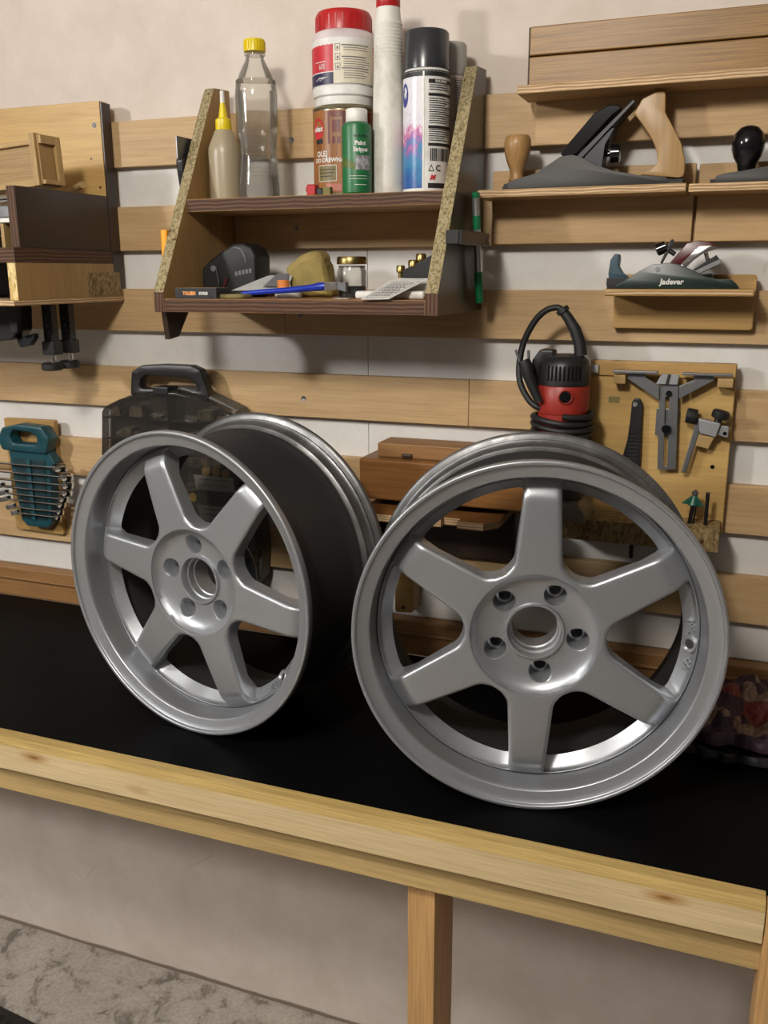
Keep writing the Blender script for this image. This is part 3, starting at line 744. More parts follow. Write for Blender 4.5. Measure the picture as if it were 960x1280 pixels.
# ------------------------------------------------------------------ shelf unit with sloped sides
su = thing('shelf_unit', 'two-tier wall shelf with sloped chipboard-edged sides and dark plywood boards', 'shelf', (-.637, -.0215, 1.528))
side = [(-.0215, 1.528), (-.255, 1.528), (-.255, 1.559), (-.080, 1.872), (-.0700, 1.886), (-.0215, 1.8895)]
def side_bm(x0, x1):
    t = bmesh.new(); a = [t.verts.new((x0, y, z)) for y, z in side]; b = [t.verts.new((x1, y, z)) for y, z in side]
    fa = t.faces.new(a); fb = t.faces.new(b[::-1]); fa.material_index = 0; fb.material_index = 1
    for i in range(len(side)):
        f = t.faces.new((a[i], b[i], b[(i + 1) % 6], a[(i + 1) % 6])); f.material_index = 2 if i in (2, 3) else 3
    return t
W(obj('side_board', side_bm(-.872, -.854), [m_film, m_sideL, m_osb, m_plydx], su), su)
W(obj('side_board', side_bm(-.420, -.401), [m_sideL, m_film, m_osb, m_plydx], su), su)
W(obj('bottom_board', box(B(), -.8538, -.4202, -.254, -.0215, 1.5285, 1.5490, .0008, face_axis='z'), [m_trim, m_plyd], su), su)
W(obj('middle_board', box(B(), -.8538, -.4202, -.1745, -.0215, 1.6835, 1.7030, .0008, face_axis='z'), [m_sideL, m_plyd], su), su)
W(obj('bracket_foot', prism(B(), [(-.238, 1.5278), (-.17, 1.5278), (-.205, 1.487), (-.232, 1.484)], -.872, -.862, 'yz', .001), m_film, su), su)
W(obj('pen_strap', box(box(box(B(), -.3798, -.3762, -.225, -.072, 1.6255, 1.6455, .001), -.4008, -.3797, -.225, -.140, 1.6255, 1.6455, .002), -.4008, -.3797, -.094, -.072, 1.6255, 1.6455, .002), m_black, su), su)
W(obj('strap_rivet', lathe(B(), [(.004, 0), (.003, .002)], (-.3763, -.083, 1.6355), 'x', 12), m_steel, su), su)
pn = thing('marker_pen', 'green and silver marker pen strapped upright to the dark outer side of the shelf', 'pen', (-.3868, -.084, 1.5417))
pn.rotation_euler = (RAD(12.5), 0, 0)
obj('cap', lathe(B(), [(.0060, 0), (.0064, .002), (.0064, .046), (.0060, .048)], seg=20), m_greenm, pn, 40)
obj('barrel', lathe(B(), [(.0056, .048), (.0058, .15), (.0056, .158)], seg=20), satin('silver_pen_barrel', (.5, .5, .5), .3, .8), pn, 40)
obj('green_band', lathe(B(), [(.0060, .112), (.0060, .132)], seg=20, cap=False), m_greenm, pn, 40)
obj('end_plug', lathe(B(), [(.0059, .158), (.0059, .164), (.004, .1655)], seg=20), m_greenm, pn, 40)
pc = obj('carpenter_pencil', prism(B(), [(-.0056, -.003), (-.003, -.0045), (.003, -.0045), (.0056, -.003), (.0056, .003), (.003, .0045), (-.003, .0045), (-.0056, .003)], 1.487, 1.655, 'xy', .0006, mat=Matrix.Translation((-.8782, -.205, 0))), m_orange)
tag(pc, 'orange carpenter pencil standing upright against the outer side of the shelf', 'pencil')
sq = thing('hanging_scraper', 'grey metal scraper with black grip hooked on the outer side of the shelf', 'scraper', (-.8765, -.12, 1.72))
obj('blade', box(B(), -.0035, -.0015, -.035, .03, .048, .083, .0004), m_steel, sq)
obj('grip', prism(B(), rounded([(-.03, .05), (.03, .05), (.024, .03), (.03, .002), (-.022, .0), (-.028, .03)], .006), -.010, .003, 'yz', .003), m_black, sq)
obj('white_button', lathe(B(), [(.003, 0), (.002, .002)], (-.0115, -.018, .036), 'x', 10), m_wplas, sq)

# --- things on the middle board
ZM = 1.7032
def prof_px(rows, y0, k=.000323, kz=.000302): return [(hw * k, (y0 - y) * kz) for y, hw in rows]
gb = thing('glue_bottle', 'translucent glue bottle with yellow pointed nozzle beside the clear bottle', 'bottle', (-.8225, -.10, ZM))
obj('body', lathe(B(), [(.0235, 0), (.0262, .003), (.0266, .030), (.0268, .075), (.0262, .084), (.016, .108), (.0128, .112)], seg=36), m_glue, gb, 40)
obj('cap', lathe(B(), [(.0128, .111), (.0132, .113), (.0130, .124), (.0125, .128), (.0075, .131), (.0045, .150), (.0040, .153)], seg=28), m_yel, gb, 40)
obj('nozzle_tip', lathe(B(), [(.0040, .153), (.0036, .171), (.0022, .172)], seg=16), m_wplas, gb, 40)
pb = thing('water_bottle', 'clear plastic bottle of clear liquid with a yellow screw cap', 'bottle', (-.7600, -.10, ZM))
sh = [(988, 92), (975, 101), (940, 104), (900, 101), (850, 97), (800, 92), (740, 88), (690, 92), (650, 101), (620, 104), (600, 104), (560, 103), (470, 105), (430, 103), (385, 92), (340, 74), (300, 54), (280, 45), (262, 44)]
P_ = prof_px(sh, 988); 
obj('shell', lathe(B(), P_, seg=56, cap=True), m_pet, pb, 60)
wl = [(r * .965, h + .0012) for r, h in P_ if h < .178]; wl[-1] = (wl[-1][0], .1815)
obj('liquid', lathe(B(), wl, seg=56), m_water, pb, 60)
t = B(); phi = face_cam(-.76, -.10)
for i in range(7):
    for j in range(8): lathe(t, [(.0014, 0), (.0009, .0007), (0, .0010)], (0, 0, 0), 'x', 8, cap=False, mat=Matrix.Rotation(phi - .45 + i * .13 + (j % 2) * .06, 4, 'Z') @ Matrix.Translation((.0292, 0, .036 + j * .0062)))
o = obj('grip_dimples', t, m_pet, pb, 60); o['kind'] = 'stuff'
for k in range(5):
    a = phi + .55 + k * .12
    obj('grip_ridge', tube(B(), [(.0318 * cos(a + .25 * sin(q * .5)), .0318 * sin(a + .25 * sin(q * .5)), .035 + q * .011) for q in range(7)], .0011, 6), m_pet, pb, 60)
lc = lathe(B(), [(.0150, .2235), (.0172, .2240), (.0172, .2255), (.0165, .2262), (.0167, .2400), (.0158, .2420), (0, .2425)], seg=44)
obj('cap', lc, m_yel, pb, 30)
for k in range(22):
    a = 2 * pi * k / 22
    if k == 0: mr = obj('cap_rib', box(B(), -.0005, .0009, -.0007, .0007, .2268, .2395), m_yel, pb); mr.location = (.0166 * cos(a), .0166 * sin(a), 0); mr.rotation_euler = (0, 0, a)
    else: inst('cap_rib', mr.data, pb, (.0166 * cos(a), .0166 * sin(a), 0), (0, 0, a))
obj('neck_ring', lathe(B(), [(.0146, .2185), (.0166, .2190), (.0166, .2205), (.0146, .2210)], seg=40, cap=False), m_pet, pb, 40)
rc = thing('red_clip', 'small red and black plastic clip lying in front of the tin', 'clip', (-.636, -.155, ZM))
obj('red_body', box(B(), -.009, .006, -.008, .008, 0, .0165, .002), m_red, rc)
obj('red_tab', box(B(), -.0115, -.0088, -.005, .005, .006, .013, .001), m_red, rc)
obj('black_end', box(B(), .0062, .017, -.006, .006, 0, .011, .002), m_black, rc)
obj('label_tab', box(B(), .0172, .030, -.005, .005, 0, .012, .001), m_olive, rc)

# oil tin
tn = thing('oil_tin', 'round wood oil tin with red oval badge and wood-grain label under the white jar', 'tin', (-.6165, -.080, ZM))
RT = .0485; ph = face_cam(-.6165, -.08)
m_tinlab = wood('tin_label_print', (.36, .15, .045), (.17, .06, .02), 'z', .35, .6, .4)
obj('body', lathe(B(), [(.046, 0), (RT, .001), (RT, .004), (RT - .001, .005), (RT - .001, .128), (RT, .129), (RT + .0005, .132), (RT - .001, .1342), (RT - .004, .1342), (RT - .005, .131), (0, .131)], seg=56), m_tin, tn, 40)
lb = obj('wrapped_label', wrap_patch(B(), RT + .0001, -.10, .10, .006, .127, ph), m_tinlab, tn, 60)
t = B(); wrap_patch(t, RT + .0003, -.026, .05, .078, .125, ph); obj('photo_panel', t, plain('dark_red_photo_print', (.11, .018, .012), .4, var=.5, scale=45), lb, 60)
t = B()
for (x0, x1, z0, z1) in ((-.022, -.0185, .060, .117), (-.0185, -.002, .112, .116), (-.0185, -.002, .088, .094), (-.005, -.002, .060, .112), (-.013, -.0105, .060, .088), (-.052, -.040, .060, .080)): wrap_patch(t, RT + .0005, x0, x1, z0, z1, ph)
obj('printed_chair', t, plain('brown_chair_print', (.22, .085, .022), .4), lb, 60)
t = B(); lathe(t, [(.0, 0)], seg=3) if 0 else None
def oval(bm, R_, cx, cz, a, b, phi, n=24):
    vs = [bm.verts.new((R_ * cos(phi + (cx + a * cos(2 * pi * k / n)) / R_), R_ * sin(phi + (cx + a * cos(2 * pi * k / n)) / R_), cz + b * sin(2 * pi * k / n))) for k in range(n)]
    bm.faces.new(vs); return bm
obj('red_badge', oval(B(), RT + .0006, -.046, .101, .0125, .0155, ph), m_redl, lb)
obj('brand_lettering', text_wrap(B(), 'altax', .0105, RT + .0009, -.0455, .1005, ph, bold=.0004), m_paper, lb)
obj('black_flash', wrap_patch(B(), RT + .0006, -.052, -.036, .079, .086, ph), m_ink, lb)
t = text_wrap(B(), 'OLEJ', .0115, RT + .0008, -.0385, .0635, ph, bold=.0003); text_wrap(t, 'DO DREWNA', .0088, RT + .0008, -.0265, .0540, ph, bold=.0003)
obj('title_lettering', t, m_paper, lb)
t = B()
for x0, x1, z0, z1 in ((-.046, -.012, .0462, .0470), (-.046, -.012, .0230, .0238), (-.046, -.0452, .0230, .047), (-.0128, -.012, .0230, .047)): wrap_patch(t, RT + .0007, x0, x1, z0, z1, ph)
obj('frame_print', t, m_paper, lb)
obj('olive_panel', wrap_patch(B(), RT + .0005, -.0455, -.0125, .0235, .0465, ph), plain('olive_print', (.17, .135, .045), .45), lb)
t = B()
for q in range(3): wrap_patch(t, RT + .0008, -.043, -.020 + q * .003, .030 + q * .005, .0312 + q * .005, ph)
obj('small_print', t, m_ink, lb)
t = text_wrap(B(), 'GLANZ', .006, RT + .0008, -.0125, .016, ph, bold=.0002) if 0 else wrap_patch(B(), RT + .0006, -.030, -.004, .008, .019, ph)
obj('red_strip', t, plain('pale_red_print', (.42, .13, .09), .4), lb)

# white jar on the tin
jr = thing('plastic_jar', 'white plastic jar with red screw lid and red and navy label standing on the tin', 'jar', (-.6140, -.080, ZM + .1344))
RJ = .0500; ph = face_cam(-.614, -.08)
obj('body', lathe(B(), [(.044, 0), (.0455, .001), (.0462, .012), (.0490, .0145), (.0495, .024), (RJ - .0012, .0255), (RJ - .0012, .0270), (RJ, .0285), (RJ, .083), (RJ + .0004, .0850), (RJ + .0008, .0930)], seg=64), m_wplas, jr, 40)
obj('frosted_shoulder', lathe(B(), [(RJ + .0008, .0930), (.0500, .0985), (.0455, .1050), (.0415, .1075), (.0415, .112)], seg=64), m_frost, jr, 40)
t = lathe(B(), [(.0400, .106), (.0435, .1068), (.0435, .130), (.0405, .1352), (.0385, .1355), (.0380, .1340), (0, .1342)], seg=64); obj('lid', t, m_red, jr, 35)
for k in range(26):
    a = 2 * pi * k / 26
    if k == 0: mr = obj('lid_rib', box(B(), -.0004, .0007, -.0013, .0013, .1085, .1275), m_red, jr); mr.location = (.0434 * cos(a), .0434 * sin(a), 0); mr.rotation_euler = (0, 0, a)
    else: inst('lid_rib', mr.data, jr, (.0434 * cos(a), .0434 * sin(a), 0), (0, 0, a))
lb = obj('wrapped_label', wrap_patch(B(), RJ + .0002, -.11, .11, .0455, .0845, ph), m_redl, jr, 60)
obj('navy_band', wrap_patch(B(), RJ + .0004, -.11, .11, .0285, .0455, ph), m_navy, lb, 60)
obj('white_rule', wrap_patch(B(), RJ + .0005, -.11, -.017, .0448, .0462, ph), m_paper, lb, 60)
obj('info_panel', wrap_patch(B(), RJ + .0006, -.0170, .0530, .0290, .0840, ph), plain('cream_label', (.66, .60, .48), .5), lb, 60)
t = text_wrap(B(), '600', .0115, RJ + .0006, -.0375, .0535, ph, squash=.8); obj('number_lettering', t, m_paper, lb)
t = B(); rnd = random.Random(3)
for q in range(4): wrap_patch(t, RJ + .0006, -.052 + q * .002, -.040 + q * .004, .0345 + q * .0012, .0353 + q * .0012, ph)
wrap_patch(t, RJ + .0006, -.053, -.030, .0600, .0610, ph)
o = obj('script_print', t, m_paper, lb); o['kind'] = 'stuff'
t = B()
for q in range(15):
    if q in (3, 4): continue
    wrap_patch(t, RJ + .0008, -.004 + (.003 if q % 5 else 0), .044 - rnd.uniform(0, .012), .0810 - q * .0032, .0820 - q * .0032 + (.0006 if q % 5 == 0 else 0), ph)
for q in range(3):
    z = .0745 - q * .0135
    for a, b, c, d in ((-.014, -.006, z, z + .0008), (-.014, -.006, z + .0085, z + .0093), (-.014, -.0132, z, z + .009), (-.0068, -.006, z, z + .009), (-.0115, -.0085, z + .002, z + .0055)): wrap_patch(t, RJ + .0008, a, b, c, d, ph)
o = obj('small_print', t, m_inkg, lb); o['kind'] = 'stuff'

# green bottle
gr = thing('green_bottle', 'small green bottle with white cap standing in front of the oil tin', 'bottle', (-.5665, -.147, ZM))
RG = .0225; ph = face_cam(-.5665, -.147)
obj('body', lathe(B(), [(.0205, 0), (RG, .002), (RG, .094), (.0215, .0985), (.0175, .1015), (.0165, .1025)], seg=44), m_greenb, gr, 40)
obj('cap', lathe(B(), [(.0160, .1020), (.0164, .1025), (.0162, .1200), (.0152, .1212), (0, .1214)], seg=40), m_wplas, gr, 40)
t = text_wrap(B(), 'Paint', .0085, RG + .0003, .0055, .0715, ph, bold=.0004); text_wrap(t, 'Stripper', .0085, RG + .0003, .0065, .0625, ph, bold=.0004, squash=.85)
obj('title_lettering', t, m_paper, gr)
t = B()
for q in range(9): wrap_patch(t, RG + .0003, -.004 + q * .0024, -.0024 + q * .0024, .0800, .0835 - (q % 3) * .0006, ph)
obj('maker_lettering', t, m_ink, gr)
obj('photo_panel', wrap_patch(B(), RG + .0003, -.002, .022, .034, .0545, ph), plain('grey_photo_print', (.30, .29, .30), .5, var=.6, scale=140), gr, 60)
t = B()
for q in range(10): wrap_patch(t, RG + .0002, -.032 + q * .003, -.029 + q * .003, .0365 + .002 * sin(q * .5), .0525 - .009 * (q / 9) ** 1.5, ph)
obj('olive_wave', t, plain('olive_green_print', (.085, .12, .02), .4), gr, 60)
t = B()
for q in range(2): wrap_patch(t, RG + .0003, -.012, .016, .0250 - q * .004, .0256 - q * .004, ph)
wrap_patch(t, RG + .0003, -.004, .015, .0125, .0133, ph); o = obj('small_print', t, m_paper, gr); o['kind'] = 'stuff'

# tall white bottle
wt = thing('tapered_bottle', 'tall grubby white ribbed bottle with red cap standing beside the spray can', 'bottle', (-.5285, -.112, ZM))
pr = [(.0235, 0), (.0250, .002), (.0252, .012), (.0250, .050), (.0242, .090), (.0232, .130), (.0226, .170), (.0224, .186)]
z = .190
while z < .240: pr += [(.0222 - (z - .19) * .022, z), (.0226 - (z - .19) * .022, z + .0022), (.0218 - (z - .19) * .022, z + .0036)]; z += .0048
pr += [(.0195, .246), (.0180, .257), (.0176, .2625)]
obj('body', lathe(B(), pr, seg=48), m_wdirty, wt, 35)
obj('cap', lathe(B(), [(.0172, .262), (.0180, .2632), (.0178, .292), (.0160, .2945), (0, .295)], seg=40), m_red, wt, 40)

# spray cans
def spray(label, x, y, r, capm, body, h, hc, name='spray_can'):
    t = thing(name, label, 'spray can', (x, y, ZM), 0, 'spray cans on the shelf')
    obj('can_body', lathe(B(), [(r - .003, 0), (r, .001), (r + .0006, .003), (r, .005), (r, h - .006), (r + .0005, h - .004), (r - .0015, h), (r - .004, h + .003)], seg=56), body, t, 40)
    obj('cap', lathe(B(), [(r - .0035, h + .0012), (r - .0015, h + .002), (r - .0022, h + hc - .003), (r - .0045, h + hc), (0, h + hc + .0003)], seg=56), capm, t, 40)
    return t
s1 = spray('spray can with charcoal cap and white, pink and blue splash label', -.4665, -.1155, .0348, plain('charcoal_cap', (.030, .032, .036), .25), m_paper, .170, .0545)
R1 = .0350; ph = face_cam(-.4665, -.1155)
def splash():
    k = NT('paint_splash_print'); tc = k.n('TexCoord'); sp = k.n('SeparateXYZ'); k.link(tc.outputs['Object'], sp.inputs[0])
    n1 = k.noise(k.coord(rnd=False), 38, 4, .6, 1.2); n2 = k.noise(k.coord(rnd=False), 420, 2, .7)
    hz = k.n('MapRange'); k.link(sp.outputs[2], hz.inputs[0]); hz.inputs[1].default_value = .0; hz.inputs[2].default_value = .12
    a = k.n('Math', operation='ADD'); k.link(hz.outputs[0], a.inputs[0])
    b = k.n('Math', operation='MULTIPLY_ADD'); k.link(n1, b.inputs[0]); b.inputs[1].default_value = .9; b.inputs[2].default_value = -.45; k.link(b.outputs[0], a.inputs[1])
    d = k.n('Math', operation='MULTIPLY_ADD'); k.link(n2, d.inputs[0]); d.inputs[1].default_value = .5; d.inputs[2].default_value = -.25
    e = k.n('Math', operation='ADD'); k.link(a.outputs[0], e.inputs[0]); k.link(d.outputs[0], e.inputs[1])
    c = k.ramp(e.outputs[0], [(.0, (.03, .08, .33)), (.22, (.035, .16, .36)), (.42, (.04, .22, .42)), (.56, (.20, .16, .42)), (.70, (.55, .12, .30)), (.80, (.66, .62, .70)), (1, (.70, .69, .74))])
    k.base(c, .3); return k.m
obj('splash_print', wrap_patch(B(), R1 + .0001, -.075, -.0056, .006, .160, ph), splash(), s1, 60)
obj('seam_stripe', wrap_patch(B(), R1 + .0004, -.0056, -.0032, .004, .166, ph), m_wplas, s1, 60)
obj('navy_badge', oval(B(), R1 + .0005, -.039, .136, .0085, .0165, ph), plain('blue_badge', (.02, .03, .22), .35), s1)
obj('badge_letter', text_wrap(B(), 'N', .010, R1 + .0008, -.038, .136, ph, bold=.0003), m_paper, s1)
obj('dark_shoulder', wrap_patch(B(), R1 + .0003, -.10, .10, .1595, .168, ph), m_ink, s1, 60)
t = B()
for q, z in enumerate((.152, .135, .091, .067)): wrap_patch(t, R1 + .0004, .003, .050, z - .0022, z + (.0035 if q == 0 else .0018), ph)
wrap_patch(t, R1 + .0004, .003, .050, .006, .013, ph)
obj('black_bars', t, m_ink, s1)
t = text_wrap(B(), 'SOLVENT', .0052, R1 + .0007, .024, .1526, ph, bold=.0002); obj('bar_lettering', t, m_paper, s1)
t = B(); z = .147; rnd = random.Random(9)
while z > .064:
    if not any(abs(z - b) < .004 for b in (.152, .135, .091, .067)): wrap_patch(t, R1 + .0004, .004, .046 - rnd.uniform(0, .016), z, z + .0011, ph)
    z -= .0030
x = .006
while x < .040: w_ = rnd.choice((.0006, .0010, .0016)); wrap_patch(t, R1 + .0004, x, x + w_, .044, .0615, ph); x += w_ + rnd.choice((.0007, .0012))
o = obj('small_print', t, m_ink, s1); o['kind'] = 'stuff'
t = B()
for i, (a, b) in enumerate(((.0075, .0045), (.0195, .0045))):
    n = 20
    for q in range(n - 4 * i):
        g0, g1 = 2 * pi * q / n + .6, 2 * pi * (q + 1) / n + .6
        if i == 0: continue
        vs = [t.verts.new(((R1 + .0005) * cos(ph + (a + b * rr * cos(g)) / R1), (R1 + .0005) * sin(ph + (a + b * rr * cos(g)) / R1), .034 + b * rr * sin(g))) for rr, g in ((1, g0), (1, g1), (.62, g1), (.62, g0))]
        t.faces.new(vs)
for (x0, z0), (x1, z1) in (((.004, .030), (.0115, .030)), ((.0115, .030), (.0078, .0385)), ((.0078, .0385), (.004, .030))):
    dx, dz = x1 - x0, z1 - z0; L = hypot(dx, dz); nx, nz = -dz / L * .0005, dx / L * .0005
    t.faces.new([t.verts.new(((R1 + .0005) * cos(ph + p / R1), (R1 + .0005) * sin(ph + p / R1), q)) for p, q in ((x0 - nx, z0 - nz), (x1 - nx, z1 - nz), (x1 + nx, z1 + nz), (x0 + nx, z0 + nz))])
obj('recycling_marks', t, m_ink, s1)
t = text_wrap(B(), 'M', .010, R1 + .0006, .0095, .0205, ph, bold=.0005, shear=.35); obj('red_emblem', t, m_redl, s1)
s2 = spray('second spray can with pale grey cap, half hidden behind the charcoal-capped can', -.4515, -.0520, .0286, plain('pale_grey_cap', (.36, .34, .31), .4), plain('dusty_pink_can', (.44, .36, .32), .4), .172, .0480)
t = B(); ph = face_cam(-.4515, -.052); z = .164
while z > .08: wrap_patch(t, .0291, .008, .046, z, z + .0012, ph); z -= .0034
o = obj('small_print', t, m_inkg, s2); o['kind'] = 'stuff'

# --- things on the bottom board
ZB = 1.5492
sb = thing('staple_box', 'flat black box of staples with orange and white lettering on the bottom board', 'box', (-.800, -.2255, ZB), RAD(4))
obj('carton', box(B(), -.0375, .0345, -.022, .022, 0, .0160, .0008), m_ink, sb)
obj('card_top', box(B(), -.0370, .0340, -.0215, .0215, .0160, .0164), plain('brown_card', (.22, .15, .09), .7), sb)
obj('orange_lettering', text_flat(B(), 'TOLSEN', .0076, Matrix.Translation((-.0125, -.0224, .0078)) @ FRONT, .0004, squash=.8), plain('orange_print', (.80, .33, .10), .5), sb)
obj('white_lettering', text_flat(B(), 'STAPLES', .0058, Matrix.Translation((.0120, -.0224, .0078)) @ FRONT, .0004, squash=.7), m_paper, sb)
bc = thing('tape_measure', 'black rubber-cased tape measure with a red stripe standing in the shelf corner', 'tape measure', (-.81, -.12, ZB))
pl = [(-.8761, 1.5492), (-.8745, 1.5951), (-.8489, 1.6093), (-.8143, 1.6231), (-.7905, 1.6341), (-.7707, 1.6352), (-.7547, 1.628), (-.7471, 1.614), (-.7484, 1.5492)]
pl = [((x + .81) * .62 + .0, z - ZB) for x, z in pl]
bc.location = (-.8075, -.12, ZB)
obj('case', prism(B(), rounded([(x * 1.55 if x > 0 else x * 1.05, z) for x, z in pl], .008), -.027, .027, 'xz', .006, 3), m_rubber, bc, 40)
obj('front_grip', prism(B(), rounded([(-.036, .006), (-.037, .040), (-.012, .053), (-.006, .020), (-.010, .006)], .005), -.0305, -.0268, 'xz', .002), m_black, bc)
obj('red_stripe', prism(B(), [(-.006, .008), (.000, .008), (.010, .030), (.005, .031)], -.0305, -.0270, 'xz', .0008), m_maroon, bc)
t = B()
for k in range(5): box(t, .022 + k * .0065, .0265 + k * .0065, -.0276, -.0271, .034 + k * .0012, .041 + k * .0012)
o = obj('worn_lettering', t, m_inkg, bc); o['kind'] = 'stuff'
obj('steel_button', lathe(B(), [(.005, 0), (.004, .002)], (-.016, -.0325, .046), 'y', 14), m_inkg, bc, 40)
obj('grey_rim', tube(B(), [(.022, -.0275, .079), (.034, -.0278, .076), (.041, -.0278, .066), (.043, -.0275, .055)], .0016, 8, 4), m_inkg, bc, 40)
def sheet(name, label, q, mat, cat='paper', th=.0009, group=None):
    bm = B(); n = (Vector(q[1]) - Vector(q[0])).cross(Vector(q[3]) - Vector(q[0])).normalized() * th
    a = [bm.verts.new(p) for p in q]; b = [bm.verts.new(Vector(p) + n) for p in q]
    bm.faces.new(a[::-1]); bm.faces.new(b)
    for i in range(4): bm.faces.new((a[i], a[(i + 1) % 4], b[(i + 1) % 4], b[i]))
    return tag(obj(name, bm, mat), label, cat, group)
sheet('folded_leaflet', 'pale folded leaflet propped up against the black tape measure', [(-.772, -.185, 1.5600), (-.690, -.150, 1.5600), (-.690, -.128, 1.5830), (-.728, -.140, 1.5830)], m_papgr, 'leaflet')
sheet('paper_slip', 'striped dark and white paper slip lying on the leaflet behind the brush', [(-.725, -.165, 1.566), (-.690, -.150, 1.566), (-.695, -.130, 1.586), (-.712, -.14, 1.586)], m_inkg, 'paper')
op = obj('sanding_pad', prism(B(), rounded([(-.776, -.235), (-.728, -.228), (-.725, -.195), (-.758, -.19), (-.776, -.20)], .012), ZB, ZB + .0065, 'xy', .002), m_olive); tag(op, 'flat olive sanding pad beside the staple box', 'sanding pad')
br = thing('paint_brush', 'paint brush with long blue handle lying along the front of the bottom board', 'brush', (-.66, -.2, ZB))
obj('handle', tube(B(), [(-.082, -.003, .0070), (-.05, -.001, .0095), (0, 0, .0125), (.036, .003, .0160), (.050, .006, .0178), (.058, .0075, .0185)], [.0034, .0042, .0046, .0052, .0066, .0058], 14), m_blue, br, 50)
obj('ferrule', prism(B(), [(.058, .0115), (.080, .0130), (.080, .0245), (.058, .0250)], .001, .014, 'xz', .0012), m_chrome, br)
obj('bristles', prism(B(), [(.080, .0135), (.094, .0100), (.094, .0245), (.080, .0240)], .002, .013, 'xz', .0006), m_inkg, br)
tp = thing('tape_roll', 'small white and orange tape roll lying behind the blue brush', 'tape roll', (-.682, -.160, ZB))
obj('roll', lathe(B(), [(.010, 0), (.021, 0), (.022, .002), (.022, .014), (.010, .0145)], seg=32), m_wplas, tp, 40)
obj('orange_core', lathe(B(), [(.0095, .0), (.0100, .026), (.0085, .0275), (0, .0275)], (-.009, 0, 0), seg=24), plain('dull_orange', (.62, .20, .045), .5), tp, 40)
t = B(); bmesh.ops.create_icosphere(t, subdivisions=5, radius=1)
from mathutils import noise as mnoise
outline = rounded([(-.040, .046), (-.012, .066), (.006, .0725), (.022, .0730), (.031, .063), (.043, .004), (.040, 0), (-.030, 0), (-.032, .020)], .005, 3)
def reach(a):
    best = .01
    for k in range(len(outline)):
        (x0, y0), (x1, y1) = outline[k - 1], outline[k]; y0 -= .034; y1 -= .034; ex, ey = x1 - x0, y1 - y0
        det = cos(a) * -ey + sin(a) * ex
        if abs(det) < 1e-12: continue
        q = (x0 * -ey + y0 * ex) / det; u = (cos(a) * y0 - sin(a) * x0) / det
        if q > 0 and -1e-6 <= u <= 1.000001: best = max(best, q)
    return best
for v in t.verts:
    p = v.co.copy(); a = atan2(p.z, p.x); rr = hypot(p.x, p.z) ** .45 if hypot(p.x, p.z) > 1e-6 else 0
    q = reach(a) * rr; nn = mnoise.noise(p * 2.6) * .0022 + mnoise.noise(p * 7) * .0012
    sy = math.copysign(abs(p.y) ** .6, p.y)
    v.co = ((q + nn) * cos(a), sy * .024 + nn, max(0, .034 + (q + nn) * sin(a)))
st = obj('rough_stone', t, m_stone, None, 60); st.location = (-.668, -.105, ZB)
tag(st, 'rough mustard-coloured lump of stone standing behind the blue brush', 'stone')
jg = thing('glass_jar', 'small glass jar with gold lid and dark dregs on the bottom board', 'jar', (-.5715, -.16, ZB))
obj('glass', lathe(B(), [(.019, 0), (.0222, .0015), (.0226, .005), (.0226, .040), (.0205, .046), (.0200, .049)], seg=44), m_jarg, jg, 50)
obj('dregs', lathe(B(), [(.018, .0012), (.0215, .003), (.0218, .0185), (0, .0186)], seg=40), m_dregs, jg, 40)
obj('lid', lathe(B(), [(.0226, .0515), (.0234, .0510), (.0234, .0555), (.0228, .0600), (.0215, .0625), (.017, .0622), (0, .0618)], seg=48), m_brass, jg, 40)
obj('thread_ring', lathe(B(), [(.0200, .046), (.0213, .0475), (.0200, .049)], seg=40, cap=False), m_jarg, jg, 40)
sheet('small_note', 'small white paper scrap under the glass jar', [(-.582, -.212, ZB + .0004), (-.556, -.212, ZB + .0004), (-.556, -.190, ZB + .0004), (-.582, -.190, ZB + .0004)], m_paper, 'paper', .0004)
sl = obj('plastic_sleeve', box(B(), -.546, -.4365, -.212, -.140, ZB, ZB + .0118, .004, 3), m_wplas, None, 40); tag(sl, 'flat white plastic sleeve lying beside the glass jar', 'sleeve')
wd = obj('grey_wedge', prism(B(), [(-.521, ZB + .0120), (-.480, ZB + .030), (-.4365, ZB + .030), (-.4365, ZB + .0120)], -.178, -.142, 'xz', .0008), m_papgr); tag(wd, 'grey tapered card wedge lying on the white plastic sleeve', 'card')
lf = sheet('instruction_leaflet', 'printed leaflet sticking out over the front edge of the bottom board', [(-.5148, -.262, ZB + .0006), (-.4716, -.262, ZB + .0016), (-.4425, -.186, ZB + .0262), (-.4978, -.186, ZB + .0262)], m_paper, 'leaflet')
t = B(); a, b, c, d = [Vector(v) for v in ((-.5148, -.262, ZB + .0017), (-.4716, -.262, ZB + .0027), (-.4425, -.186, ZB + .0273), (-.4978, -.186, ZB + .0273))]
def quad(u0, u1, v0, v1): t.faces.new([t.verts.new(a.lerp(b, u).lerp(d.lerp(c, u), v)) for u, v in ((u0, v0), (u1, v0), (u1, v1), (u0, v1))])
for u0, u1, v0, v1 in ((.08, .92, .06, .075), (.08, .92, .92, .935), (.08, .095, .06, .93), (.905, .92, .06, .93)): quad(u0, u1, v0, v1)
rnd = random.Random(4)
for i in range(9):
    u = .16
    while u < .8: du = rnd.uniform(.04, .13); quad(u, min(u + du, .84), .14 + i * .083, .185 + i * .083); u += du + .03
o = obj('printed_lines', t, m_inkg, lf); o['kind'] = 'stuff'
bf = thing('brass_fitting', 'black tool head with three brass thumbscrews resting on the white sleeve', 'fitting', (-.468, -.160, ZB + .0302))
obj('black_body', prism(B(), rounded([(-.018, 0), (.040, 0), (.042, .032), (.030, .034), (.006, .022), (-.016, .012)], .003), -.010, .010, 'xz', .002), m_black, bf)
